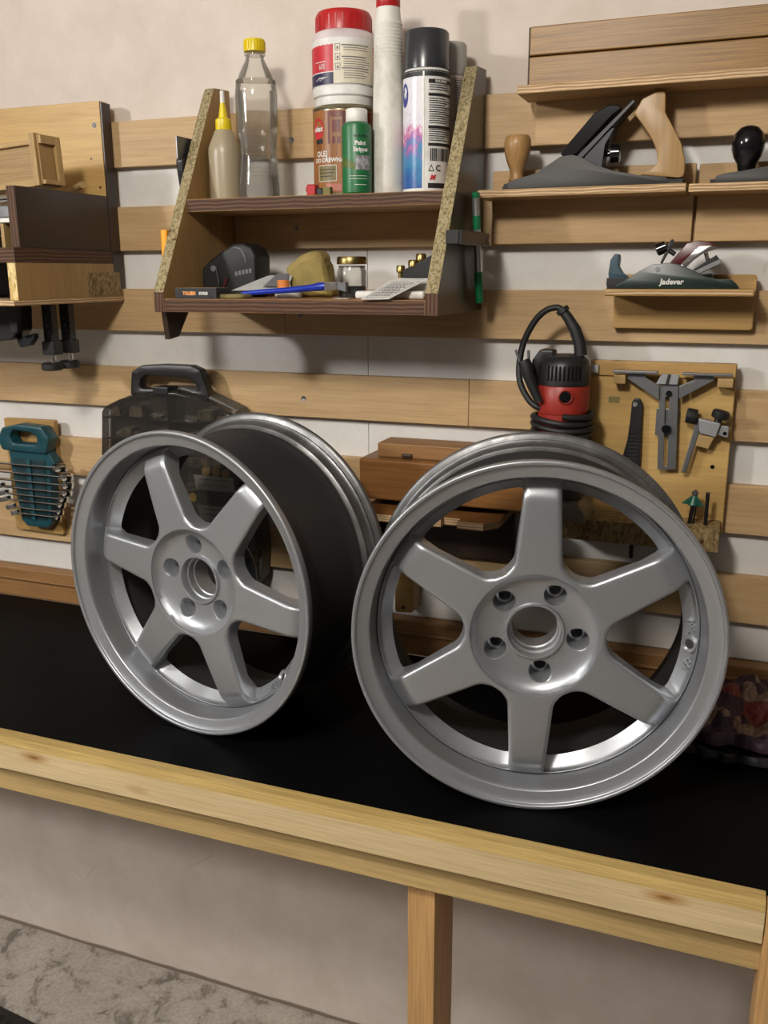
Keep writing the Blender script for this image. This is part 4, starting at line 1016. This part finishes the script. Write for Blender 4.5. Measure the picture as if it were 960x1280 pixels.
for k, (x, z, r) in enumerate(((-.0215, .004, .0066), (-.001, .012, .0082), (.011, .021, .0078))):
    nb = obj('thumbscrew', lathe(B(), [(.004, 0), (.004, .008), (r, .0085), (r, .0165), (r * .8, .0185), (0, .0188)], (x, -.004, z - .004), 'z', 20), m_brass, bf, 40)
# ------------------------------------------------------------------ long box on its shelf, hand planes on theirs
def bracket(name, label, x0, x1, yb, zb0, zb1, xs0, xs1, yf, zs0, zs1, mback=None, back_top=None, group='plywood tool shelves'):
    t = thing(name, label, 'shelf', ((x0 + x1) / 2, -.0215, zb0), 0, group)
    W(obj('back_plate', box(B(), x0, x1, yb, -.0215, zb0, zb1, .0015), mback or m_birch2, t), t)
    W(obj('ledge', box(B(), xs0, xs1, yf, yb - .0003, zs0, zs1, .001, face_axis='z'), [m_birch2, m_plyl], t), t)
    return t
bracket('tool_ledge', 'long pale plywood ledge carrying the closed oak box near the wall top', -.3195, .42, -.033, 1.7745, 1.8475, -.331, .43, -.110, 1.8360, 1.8476)
ob = thing('oak_case', 'long closed oak case of two boards lying on the topmost ledge', 'case', (.05, -.06, 1.8478))
for nm, z0, z1 in (('case_base', .0, .0375), ('case_lid', .0395, .0775)):
    obj(nm, box(B(), -.3665, .36, -.041, .030, z0, z1, .0015), m_oak, ob)
obj('shadow_gap', box(B(), -.3655, .359, -.0330, .0285, .0370, .0400), m_film, ob)
obj('dark_end', box(B(), -.3685, -.3663, -.0405, .0295, 0, .077, .001), m_film, ob)
hook = obj('case_catch', lathe(B(), [(.008, 0), (.006, .003), (0, .004)], (-.185, -.02, .0775), 'z', 18), m_brass, ob, 40)
bracket('tool_ledge', 'pale plywood ledge carrying the long iron plane with beech handle', -.3835, -.0800, -.033, 1.6300, 1.7400, -.388, -.0880, -.107, 1.6957, 1.7068)
bracket('tool_ledge', 'pale plywood ledge carrying the iron plane with black ball knob', -.0755, .30, -.033, 1.6300, 1.7385, -.0845, .30, -.107, 1.6945, 1.7055)
b4 = thing('tool_ledge', 'small honey plywood ledge carrying the dark green block plane', 'shelf', (-.09, -.0215, 1.503), 0, 'plywood tool shelves')
W(obj('back_plate', prism(B(), rounded([(-.186, 1.503), (.0165, 1.503), (.0165, 1.583), (-.186, 1.583)], .006), -.040, -.0215, 'xz', .0015), m_honey, b4), b4)
W(obj('ledge', box(B(), -.1925, .0145, -.110, -.0403, 1.5530, 1.5632, .003, face_axis='z'), [m_honey, m_plyl], b4), b4)

# plane one: long iron body
p1 = thing('bench_plane', 'long cast-iron bench plane with turned beech knob and curved beech handle', 'plane', (-.22, -.0725, 1.7070), 0, 'hand planes on ledges')
sd = [(-.3491, 1.7072), (-.3490, 1.7104), (-.3369, 1.7198), (-.3021, 1.7283), (-.2819, 1.7405), (-.2653, 1.7503), (-.2484, 1.7518), (-.2314, 1.7456), (-.2142, 1.736), (-.1873, 1.727), (-.1544, 1.7204), (-.1158, 1.7165), (-.1106, 1.7072)]
sd = rounded(sd, .006, 3)
W(obj('side_wall', prism(B(), sd, -.0990, -.0945, 'xz', .0006), m_iron, p1, 30), p1)
W(obj('side_wall', prism(B(), sd, -.0505, -.0460, 'xz', .0006), m_iron, p1, 30), p1)
W(obj('sole', box(B(), -.352, -.0935, -.0988, -.0462, 1.7072, 1.7110, .0008), m_iron, p1), p1)
W(obj('toe_plate', prism(B(), rounded([(-.352, 1.7112), (-.350, 1.7150), (-.333, 1.7195), (-.31, 1.7195), (-.30, 1.7112)], .002), -.0944, -.0506, 'xz'), m_irond, p1), p1)
kn = [(.0115, 0), (.0125, .002), (.0100, .008), (.0105, .016), (.0150, .027), (.0192, .041), (.0202, .052), (.0195, .060), (.0172, .0645), (.0160, .0655), (0, .0658)]
W(obj('front_knob', lathe(B(), kn, (-.3362, -.0725, 1.7195), 'z', 40), m_knob, p1, 40), p1)
tote = [(-.1658, 1.8071), (-.1572, 1.8225), (-.1386, 1.8304), (-.1259, 1.8311), (-.1245, 1.803), (-.113, 1.784), (-.1003, 1.7618), (-.0939, 1.7397), (-.0926, 1.7150), (-.1572, 1.7220), (-.138, 1.729), (-.1305, 1.7382), (-.1332, 1.754), (-.1408, 1.77), (-.155, 1.7894), (-.1672, 1.8041)]
W(obj('handle', prism(B(), rounded(tote, .008, 4), -.0855, -.0595, 'xz', .007, 4), m_beech, p1, 50), p1)
W(obj('heel_plate', box(B(), -.115, -.0925, -.090, -.055, 1.7112, 1.7145, .001), m_irond, p1), p1)
cap = [(-.27, 1.7538), (-.2217, 1.8072), (-.2023, 1.817), (-.1892, 1.8162), (-.1823, 1.8111), (-.1950, 1.8035), (-.2440, 1.7535), (-.2577, 1.749)]
W(obj('lever_cap', prism(B(), rounded(cap, .004), -.0925, -.0525, 'xz', .002), m_gloss, p1), p1)
W(obj('blade', prism(B(), [(-.250, 1.7440), (-.1683, 1.8211), (-.1659, 1.8185), (-.2437, 1.7394)], -.0940, -.0510, 'xz', .0003), m_irond, p1), p1)
W(obj('frog', prism(B(), rounded([(-.238, 1.7112), (-.2330, 1.7500), (-.2007, 1.7830), (-.191, 1.7884), (-.2044, 1.7640), (-.2100, 1.7112)], .003), -.0900, -.0550, 'xz', .002), m_irond, p1), p1)
W(obj('adjuster_wheel', lathe(B(), [(.004, -.012), (.004, 0), (.0125, .001), (.0125, .013), (.009, .014), (.004, .014)], (-.1985, -.0725, 1.7535), 'x', 26), m_gloss, p1, 40), p1)
W(obj('adjuster_fork', tube(B(), [(-.214, -.080, 1.748), (-.206, -.083, 1.758), (-.202, -.083, 1.772)], .0035, 10), m_irond, p1, 40), p1)

# plane two: seen by its toe
p2 = thing('bench_plane', 'grey iron bench plane with glossy black ball knob', 'plane', (.05, -.0725, 1.7057), 0, 'hand planes on ledges')
sd = [(-.0510, 1.7059), (-.0504, 1.7150), (-.0393, 1.7182), (-.0169, 1.7205), (.0157, 1.7257), (.051, 1.7337), (.09, 1.748), (.11, 1.748), (.15, 1.725), (.20, 1.719), (.20, 1.7059)]
W(obj('side_wall', prism(B(), rounded(sd, .004, 3), -.0990, -.0945, 'xz', .0006), m_iron, p2, 30), p2)
W(obj('side_wall', prism(B(), rounded(sd, .004, 3), -.0505, -.0460, 'xz', .0006), m_iron, p2, 30), p2)
W(obj('sole', box(B(), -.0575, .22, -.0988, -.0462, 1.7059, 1.7110, .0012), m_irond, p2), p2)
W(obj('front_knob', lathe(B(), [(.0125, 0), (.0118, .003), (.0115, .012), (.0130, .021), (.0180, .029), (.0215, .040), (.0217, .049), (.0190, .060), (.0125, .0675), (.005, .0703), (0, .0707)], (-.0120, -.0725, 1.7110), 'z', 44), m_gloss, p2, 60), p2)
W(obj('lever_cap', prism(B(), rounded([(.07, 1.745), (.115, 1.800), (.135, 1.80), (.095, 1.745)], .004), -.092, -.053, 'xz', .002), m_irond, p2), p2)

# plane three: dark green block plane
p3 = thing('block_plane', 'small dark green block plane with chrome cap and blue horn grip', 'plane', (-.09, -.075, 1.5634), 0, 'hand planes on ledges')
sd = [(-.1755, 1.5636), (-.1772, 1.5670), (-.1595, 1.5781), (-.1445, 1.5884), (-.1271, 1.5973), (-.1043, 1.5997), (-.089, 1.5971), (-.0683, 1.5881), (-.0528, 1.5804), (-.0353, 1.5766), (-.0182, 1.5766), (-.0102, 1.5700), (-.0073, 1.5636)]
sd = rounded(sd, .006, 3)
W(obj('side_wall', prism(B(), sd, -.1000, -.0955, 'xz', .0008), m_greenk, p3, 30), p3)
W(obj('side_wall', prism(B(), [(x - .003, z) for x, z in sd], -.0565, -.0520, 'xz', .0008), m_greenk, p3, 30), p3)
W(obj('sole', box(B(), -.190, -.0075, -.0998, -.0522, 1.5634, 1.5668, .0008), m_irond, p3), p3)
W(obj('toe_block', prism(B(), rounded([(-.1915, 1.5668), (-.1912, 1.5790), (-.160, 1.5790), (-.150, 1.5668)], .002), -.0952, -.0568, 'xz', .001), m_black, p3), p3)
horn = [(-.190, 1.5785), (-.1905, 1.5860), (-.1886, 1.6044), (-.1825, 1.6136), (-.1757, 1.6122), (-.1753, 1.6043), (-.176, 1.5951), (-.1702, 1.5859), (-.1620, 1.5800), (-.1645, 1.5785)]
W(obj('horn_grip', prism(B(), rounded(horn, .004, 4), -.0850, -.0660, 'xz', .005, 3), m_bluek, p3, 50), p3)
red = [(-.1044, 1.5986), (-.0823, 1.6265), (-.065, 1.6301), (-.0499, 1.6273), (-.0400, 1.6204), (-.0600, 1.6150), (-.0761, 1.6080), (-.0901, 1.5940)]
W(obj('lever_cap', prism(B(), rounded(red, .003), -.0935, -.0590, 'xz', .003), m_maroon, p3, 40), p3)
chm = [(-.0883, 1.5960), (-.0756, 1.611), (-.064, 1.6215), (-.0492, 1.6228), (-.0391, 1.6190), (-.0462, 1.6165), (-.0583, 1.6124), (-.0701, 1.6036), (-.0817, 1.5925)]
W(obj('chrome_cheek', prism(B(), rounded(chm, .002), -.0962, -.0937, 'xz', .0008), m_chrome, p3, 40), p3)
W(obj('blade', prism(B(), [(-.086, 1.5790), (-.0360, 1.6045), (-.0328, 1.5990), (-.083, 1.5740)], -.0930, -.0600, 'xz', .0004), m_steel, p3), p3)
W(obj('cap_iron', prism(B(), [(-.0700, 1.5905), (-.0410, 1.6100), (-.0375, 1.6045), (-.066, 1.5860)], -.0910, -.0620, 'xz', .0008), m_black, p3), p3)
W(obj('cap_pin', tube(B(), [(-.0560, -.078, 1.6135), (-.0515, -.078, 1.6000)], .003, 10), m_chrome, p3, 40), p3)
W(obj('frog', prism(B(), [(-.075, 1.5668), (-.085, 1.580), (-.045, 1.585), (-.040, 1.5668)], -.0950, -.0570, 'xz', .002), m_gloss, p3), p3)
W(obj('thumb_knob', lathe(B(), [(.006, 0), (.0088, .001), (.0088, .014), (.0065, .0155), (0, .0158)], seg=24, mat=Matrix.Translation((-.1105, -.077, 1.6230)) @ Matrix.Rotation(RAD(-112), 4, 'Y')), m_gloss, p3, 40), p3)
W(obj('thumb_screw', tube(B(), [(-.112, -.077, 1.6205), (-.098, -.077, 1.6115)], .0035, 10), m_black, p3, 40), p3)
W(obj('depth_lever', prism(B(), rounded([(-.1178, 1.600), (-.1150, 1.598), (-.1000, 1.6290), (-.1020, 1.6330), (-.1055, 1.6320)], .0015), -.082, -.076, 'xz', .001), m_black, p3), p3)
W(obj('side_hole', lathe(B(), [(.0035, 0), (.0035, .0008)], (-.1190, -.1008, 1.5905), 'y', 14), m_steel, p3), p3)
W(obj('lettering', text_flat(B(), 'Jadever', .0108, Matrix.Translation((-.0985, -.1003, 1.5730)) @ FRONT, .00035, extrude=.0002, shear=.12), m_paper, p3), p3)

# ------------------------------------------------------------------ tool board with router and jigs
tb = thing('tool_board', 'yellow plywood tool board with chipboard ledge holding router accessories', 'board', (-.105, -.0215, 1.176))
W(obj('panel', box(B(), -.2160, .0005, -.0385, -.0215, 1.190, 1.4530, .0015, face_axis='y'), [m_yellow, m_plyl], tb), tb)
W(obj('chipboard_ledge', box(B(), -.2750, -.0030, -.104, -.0388, 1.1765, 1.2110, .001), m_osbd, tb), tb)
W(obj('ledge_back', box(B(), -.2750, -.2162, -.0385, -.0215, 1.1765, 1.2110, .001), m_osbd, tb), tb)
W(obj('top_batten', box(B(), -.2150, -.0005, -.0425, -.0387, 1.4300, 1.4525, .001), m_honey, tb), tb)
for x0, x1 in ((-.1766, -.1582), (-.0251, -.0029)):
    W(obj('peg_block', box(B(), x0, x1, -.066, -.0427, 1.4205, 1.4340, .001), m_teak if 0 else m_ashx, tb), tb)
W(obj('board_hole', lathe(B(), [(.0032, 0), (.0032, .0008)], (-.0222, -.0392, 1.2951), 'y', 14), m_gloss, tb), tb)
W(obj('paper_label', box(B(), -.1850, -.1680, -.0391, -.0385, 1.3872, 1.3972), m_olive, tb), tb)
W(obj('small_peg', box(B(), -.2140, -.2020, -.05, -.0427, 1.434, 1.447, .001), m_papgr, tb), tb)
# sliding edge guide
eg = thing('edge_guide', 'grey steel router edge guide with slotted bar hanging from two wooden blocks', 'guide', (-.09, -.06, 1.288))
W(obj('slotted_bar', ring_prism(B(), [(-.1085, 1.4290), (-.0810, 1.4290), (-.0750, 1.2902), (-.1026, 1.2882)], rounded([(-.0985, 1.402), (-.0925, 1.402), (-.0882, 1.2945), (-.0940, 1.2940)], .002), -.0540, -.0500, .0006), m_steel, eg), eg)
W(obj('backing_plate', box(B(), -.1105, -.0770, -.0490, -.0455, 1.3415, 1.3830, .0006), m_steel, eg), eg)
W(obj('arm', prism(B(), [(-.1576, 1.4360), (-.1296, 1.4365), (-.1284, 1.4300), (-.1083, 1.4192), (-.1067, 1.3963), (-.1559, 1.4278)], -.0580, -.0545, 'xz', .0006), m_steel, eg), eg)
W(obj('arm', prism(B(), [(-.0585, 1.4370), (-.0307, 1.4370), (-.0299, 1.4301), (-.0783, 1.3998), (-.0797, 1.4192), (-.0587, 1.4291)], -.0580, -.0545, 'xz', .0006), m_steel, eg), eg)
W(obj('fence_strip', box(B(), -.1772, -.1110, -.0700, -.0545, 1.4372, 1.4412, .0006), m_steel, eg), eg)
W(obj('fence_strip', box(B(), -.0760, -.0044, -.0700, -.0545, 1.4372, 1.4408, .0006), m_steel, eg), eg)
W(obj('head_block', prism(B(), [(-.1130, 1.4215), (-.1060, 1.4370), (-.0800, 1.4370), (-.0815, 1.4215)], -.0600, -.0542, 'xz', .0008), m_cast, eg), eg)
W(obj('head_groove', prism(B(), [(-.0995, 1.4220), (-.0965, 1.4368), (-.0915, 1.4368), (-.0945, 1.4220)], -.0604, -.0599, 'xz'), m_iron, eg), eg)
W(obj('bolt', lathe(B(), [(.0045, 0), (.0045, .0025), (.0025, .003), (.0025, .001)], (-.0935, -.0570, 1.4075), 'y', 16), m_gloss, eg, 40), eg)
W(obj('lock_knob', lathe(B(), [(.0065, 0), (.0072, .004), (.006, .008), (0, .0085)], (-.0935, -.0625, 1.3535), 'y', 20), m_gloss, eg, 40), eg)
# pin wrench
pw = thing('pin_wrench', 'flat black pin wrench hanging on the tool board by its round end', 'wrench', (-.14, -.045, 1.286))
W(obj('handle', prism(B(), rounded([(-.1481, 1.3905), (-.1450, 1.3975), (-.1365, 1.3975), (-.1325, 1.3905), (-.1316, 1.3835), (-.1314, 1.353), (-.1290, 1.2664), (-.1630, 1.2761), (-.1511, 1.3329), (-.1490, 1.3638)], .004), -.0500, -.0440, 'xz', .0015), m_black, pw), pw)
W(obj('hang_pin', lathe(B(), [(.0038, 0), (.0038, .009), (.003, .010)], (-.1425, -.0530, 1.3880), 'y', 16), m_chrome, pw, 40), pw)
for q in range(7): W(obj('grip_rib', box(B(), -.1485, -.1350, -.0508, -.0499, 1.300 + q * .006, 1.3025 + q * .006, .0004), m_rubber, pw), pw)
# small stop with knobs
ds = thing('depth_stop', 'grey cast stop with slanted bar and two black knobs on the tool board', 'stop', (-.035, -.06, 1.286))
W(obj('slant_bar', prism(B(), [(-.0500, 1.3720), (-.0405, 1.3705), (-.0598, 1.2862), (-.0668, 1.2862)], -.0560, -.0480, 'xz', .001), m_steel, ds), ds)
W(obj('cast_block', prism(B(), rounded([(-.0480, 1.3725), (-.0150, 1.3663), (-.0208, 1.3453), (-.0440, 1.3500)], .002), -.0640, -.0440, 'xz', .0015), m_cast, ds), ds)
W(obj('lug', prism(B(), rounded([(-.0165, 1.3625), (-.0030, 1.3615), (-.0035, 1.3440), (-.0185, 1.3480)], .003), -.0580, -.0480, 'xz', .001), m_cast, ds), ds)
W(obj('lug_hole', lathe(B(), [(.003, 0), (.003, .0007)], (-.0085, -.0586, 1.3510), 'y', 12), m_gloss, ds), ds)
W(obj('wooden_pad', prism(B(), [(-.0452, 1.3480), (-.0225, 1.3445), (-.0300, 1.3262), (-.0490, 1.3300)], -.0600, -.0400, 'xz', .001), m_ashx, ds), ds)
W(obj('knob', lathe(B(), [(.0105, 0), (.0118, .002), (.0118, .014), (.0100, .016), (0, .0162)], seg=20, mat=Matrix.Translation((-.0500, -.056, 1.3735)) @ Matrix.Rotation(RAD(-82), 4, 'Y')), m_rubber, ds, 40), ds)
W(obj('knob', lathe(B(), [(.0118, 0), (.0130, .002), (.0130, .010), (.0105, .012), (0, .0122)], seg=20, mat=Matrix.Translation((-.0180, -.056, 1.3735)) @ Matrix.Rotation(RAD(14), 4, 'Y')), m_rubber, ds, 40), ds)
W(obj('knob_stem', tube(B(), [(-.0205, -.056, 1.366), (-.0180, -.056, 1.375)], .0055, 12), m_iron, ds, 40), ds)
# router bits standing in the ledge
rb = thing('router_bit', 'green chamfering router bit standing upright in the chipboard ledge', 'router bit', (-.0480, -.074, 1.2112), 0, 'bits standing in the chipboard ledge')
rb.rotation_euler = (0, RAD(6), 0)
obj('shank', lathe(B(), [(.0030, -.004), (.0030, .030)], seg=14), m_irond, rb, 40)
obj('twin_shank', lathe(B(), [(.0016, 0), (.0016, .030)], (.0052, 0, 0), seg=10), m_irond, rb, 40)
hd = B()
for q in range(2): prism(hd, [(-.0165 if q == 0 else .003, .030), (-.003 if q == 0 else .0165, .030), (.0035 if q else -.0008, .0445), (.0008 if q else -.0035, .0445)], -.0035, .0035, 'xz', .0006)
lathe(hd, [(.0075, .029), (.009, .031), (.0035, .045)], seg=16)
obj('cutter_head', hd, plain('green_cutter', (.010, .095, .060), .4), rb)
obj('bearing', lathe(B(), [(.0040, .0455), (.0048, .046), (.0048, .0505), (.0028, .0508), (.0028, .0535)], seg=16), m_steel, rb, 40)
rb2 = thing('router_bit', 'slim plain black router bit standing beside the green one', 'router bit', (-.0245, -.074, 1.2112), 0, 'bits standing in the chipboard ledge')
obj('shank', box(B(), -.0028, .0028, -.0028, .0028, 0, .050, .0006), m_irond, rb2)
obj('cutter_tip', box(B(), -.0030, .0030, -.0012, .0012, .036, .0510, .0004), m_gloss, rb2)
rb3 = thing('router_bit', 'black straight router bit poking down through the chipboard ledge', 'router bit', (-.1310, -.080, 1.1500), 0, 'bits standing in the chipboard ledge')
obj('shank', lathe(B(), [(.0034, .0), (.0036, .001), (.0036, .0268)], seg=14), m_irond, rb3, 40)
obj('tip', lathe(B(), [(.0022, -.002), (.0034, .0)], seg=14), m_gloss, rb3, 40)
# trim router
ro = thing('trim_router', 'red and black trim router wrapped in its own black cord', 'router', (-.2475, -.0925, 1.2112))
RR = .0390
obj('motor_body', lathe(B(), [(.034, .055), (.0375, .060), (.0375, .165), (RR, .166), (RR + .0008, .170), (RR + .0008, .2065), (RR - .001, .209)], seg=56), m_redtool, ro, 40)
obj('top_cap', lathe(B(), [(RR - .001, .2085), (RR + .0012, .2095), (RR + .0008, .236), (RR - .003, .246), (RR - .009, .2515), (.020, .2545), (0, .255)], seg=56), m_black, ro, 40)
ph = face_cam(-.2475, -.0925)
for q in range(9):
    t = box(B(), -.0010, .0016, -.0014, .0014, .217, .240, .0008); o = obj('vent_slot', t, m_gloss, ro); a = ph - .62 + q * .155
    o.location = ((RR + .0006) * cos(a), (RR + .0006) * sin(a), 0); o.rotation_euler = (0, 0, a)
t = lathe(B(), [(.0115, -.001), (.0115, .002), (.0100, .0032), (.0088, .002)], (0, 0, 0), 'x', 28, cap=False, mat=Matrix.Rotation(ph + .08, 4, 'Z') @ Matrix.Translation((RR, 0, .1935))); obj('brush_ring', t, m_redtool, ro, 40)
t = lathe(B(), [(.0088, .0), (.0088, .0022), (0, .0024)], (0, 0, 0), 'x', 24, mat=Matrix.Rotation(ph + .08, 4, 'Z') @ Matrix.Translation((RR, 0, .1935))); obj('brush_cap', t, m_gloss, ro, 40)
obj('switch_hood', prism(B(), rounded([(-.046, .200), (-.048, .245), (-.036, .262), (-.014, .262), (-.014, .250), (-.030, .240), (-.034, .205)], .006, 4), -.016, .012, 'xz', .004, 3), m_black, ro, 40)
t = B(); pts = []
for k in range(24 * 7 + 1):
    a = ph + 2 * pi * k / 24; pts.append(((.0445 + .0012 * sin(k * .37)) * cos(a), (.0445 + .0012 * sin(k * .37)) * sin(a), .165 - .0108 * k / 24 + .0022 * sin(a * 2 + k * .02)))
obj('wound_cord', tube(t, pts, .0050, 8), m_rubber, ro, 60)
cord = [(-.2235, 1.4640), (-.2262, 1.4821), (-.2344, 1.5032), (-.246, 1.5208), (-.2555, 1.5321)]
obj('strain_relief', tube(B(), [(x + .2475, .0, z - 1.2112) for x, z in cord], [.0098, .0094, .0088, .0078, .0070], 14), m_rubber, ro, 50)
cord2 = [(-.2540, 1.5305), (-.2600, 1.5345), (-.2665, 1.5350), (-.279, 1.531), (-.2932, 1.5184), (-.3054, 1.4984), (-.3139, 1.4765), (-.3168, 1.4526), (-.3162, 1.4341), (-.3118, 1.4176), (-.3018, 1.4012), (-.2881, 1.3880), (-.262, 1.3800)]
obj('cord_loop', tube(B(), [(x + .2475, -.0005 if i < 7 else -.004 * (i - 6), z - 1.2112) for i, (x, z) in enumerate(cord2)], .0050, 10, 5), m_rubber, ro, 60)
obj('relief_collar', tube(B(), [(-.0045, 0, .3170), (-.0085, 0, .3225)], .0100, 14), m_rubber, ro, 40)
pgm = tube(B(), [(-.030, -.036, .185), (-.040, -.037, .205), (-.047, -.037, .222), (-.052, -.037, .238), (-.056, -.037, .247)], [.0062, .0072, .0088, .0105, .0090], 14)
pg = obj('mains_plug', pgm, m_rubber, ro, 50)
for dx in (-.006, .008): obj('plug_pin', tube(B(), [(-.056 + dx, -.037, .246), (-.0605 + dx * 1.4, -.037, .262)], .0021, 10), m_steel, pg, 40)
obj('collar_base', lathe(B(), [(.030, .030), (.036, .032), (.038, .058), (.034, .060)], seg=44), m_black, ro, 40)
obj('clear_base', prism(B(), rounded([(-.050, 0), (.052, 0), (.052, .006), (.036, .030), (-.034, .030), (-.050, .006)], .003), -.040, .040, 'xz', .001), m_acryl, ro)

# ------------------------------------------------------------------ wooden tool holder behind the wheels
th = thing('tool_holder', 'brown wooden tool holder with notched plywood shelf fixed to the wall between the wheels', 'holder', (-.45, -.0215, 1.10))
W(obj('upper_block', box(B(), -.586, -.300, -.105, -.0215, 1.2135, 1.2835, .004, 3), m_teak, th), th)
W(obj('dark_top_slat', box(B(), -.560, -.305, -.085, -.0215, 1.2838, 1.3080, .002), m_trim, th), th)
W(obj('end_tenon', box(B(), -.5872, -.5858, -.085, -.062, 1.243, 1.260), m_ashx, th), th)
W(obj('screw_eye', box(B(), -.515, -.497, -.09, -.083, 1.2836, 1.292, .002), m_film, th), th)
nt = [(-.575, -.150), (-.425, -.150), (-.425, -.133), (-.398, -.133), (-.398, -.150), (-.355, -.150), (-.335, -.125), (-.335, -.0215), (-.575, -.0215)]
W(obj('notched_shelf', prism(B(), nt, 1.1880, 1.2010, 'xy', .0008, face_mi=1), [m_teak, m_plyl], th), th)
W(obj('dark_apron', box(B(), -.575, -.330, -.040, -.0215, 1.105, 1.1878, .002), m_film, th), th)
W(obj('end_cheek', box(B(), -.5745, -.560, -.13, -.0402, 1.115, 1.1878, .002), m_film, th), th)
hk = thing('wooden_hook', 'small round-ended wooden hook board with a screw hole, hanging low behind the wheels', 'hook', (-.52, -.0215, .992))
W(obj('board', prism(B(), rounded([(-.5385, .994), (-.504, .997), (-.503, 1.095), (-.539, 1.095)], .007, 4), -.058, -.0215, 'xz', .002), m_honey, hk), hk)
W(obj('hole', lathe(B(), [(.0035, 0), (.0035, .0008)], (-.522, -.0587, 1.006), 'y', 14), m_film, hk), hk)

# ------------------------------------------------------------------ crumpled printed paper by the wheel
def paper_print():
    k = NT('printed_paper'); v = k.coord((1, 1, 1), rnd=False); vo = k.n('TexVoronoi'); k.link(v, vo.inputs['Vector']); vo.inputs['Scale'].default_value = 17
    sp = k.n('SeparateColor'); k.link(vo.outputs['Color'], sp.inputs[0])
    c = k.ramp(sp.outputs[0], [(0, (.30, .215, .15)), (.26, (.055, .022, .05)), (.45, (.26, .05, .045)), (.62, (.34, .25, .18)), (.82, (.07, .03, .055))], 'CONSTANT')
    wv = k.n('TexWave'); k.link(k.coord((1, 1.6, 1), rnd=False), wv.inputs['Vector']); wv.inputs['Scale'].default_value = 34; wv.inputs['Distortion'].default_value = 9
    c = k.mix(c, k.ramp(wv.outputs['Fac'], [(.3, (.55, .42, .38)), (.55, (1, 1, 1))]), .7, 'MULTIPLY'); k.base(c, .5); return k.m
m_print = paper_print()
np_ = thing('crumpled_paper', 'crumpled dark red and cream printed paper lying on the worktop beside the wheel', 'paper', (.055, -.145, H + .004))
def crumple(nx, ny, sx, sy, z0, amp, seed, fold):
    t = bmesh.new(); g = []
    for i in range(nx + 1):
        col = []
        for j in range(ny + 1):
            u, v = i / nx, j / ny; p = Vector((u * 5 + seed, v * 5, seed))
            n1 = mnoise.noise(p * .6); n2 = abs(mnoise.noise(p * 1.3)); n3 = mnoise.noise(p * 3.1)
            z = z0 + amp * (max(0, .35 + n1 * .9) + .55 * n2 + .16 * n3) * min(1, 4 * v + .15) + fold * (v ** 2)
            x = (u - .5) * sx + .012 * mnoise.noise(p * 1.1 + Vector((9, 0, 0))); y = (v - .5) * sy + .014 * mnoise.noise(p * 1.2 + Vector((0, 7, 0)))
            if v < .12: z = z0 + .004 + (z - z0) * .55 + .010 * sin(v / .12 * pi); y += .01 * (1 - v / .12)
            col.append(t.verts.new((x, y, max(.0012, z))))
        g.append(col)
    for i in range(nx):
        for j in range(ny): t.faces.new((g[i][j], g[i + 1][j], g[i + 1][j + 1], g[i][j + 1]))
    return t
def thick(bm, d=.0009):
    low = bm.verts[:]; faces = bm.faces[:]; rim = [e for e in bm.edges if e.is_boundary]
    top = {v: bm.verts.new((v.co.x, v.co.y, v.co.z + d)) for v in low}
    for f in faces: bm.faces.new([top[v] for v in reversed(f.verts)])
    for e in rim: a, b = e.verts; bm.faces.new((a, b, top[b], top[a]))
    return bm
obj('upper_sheet', thick(crumple(40, 34, .17, .20, .016, .040, 3.1, .012)), m_print, np_, 50)
obj('lower_sheet', thick(crumple(36, 26, .15, .16, .001, .014, 8.4, 0)), m_ink, np_, 50).location = (-.005, -.035, 0)
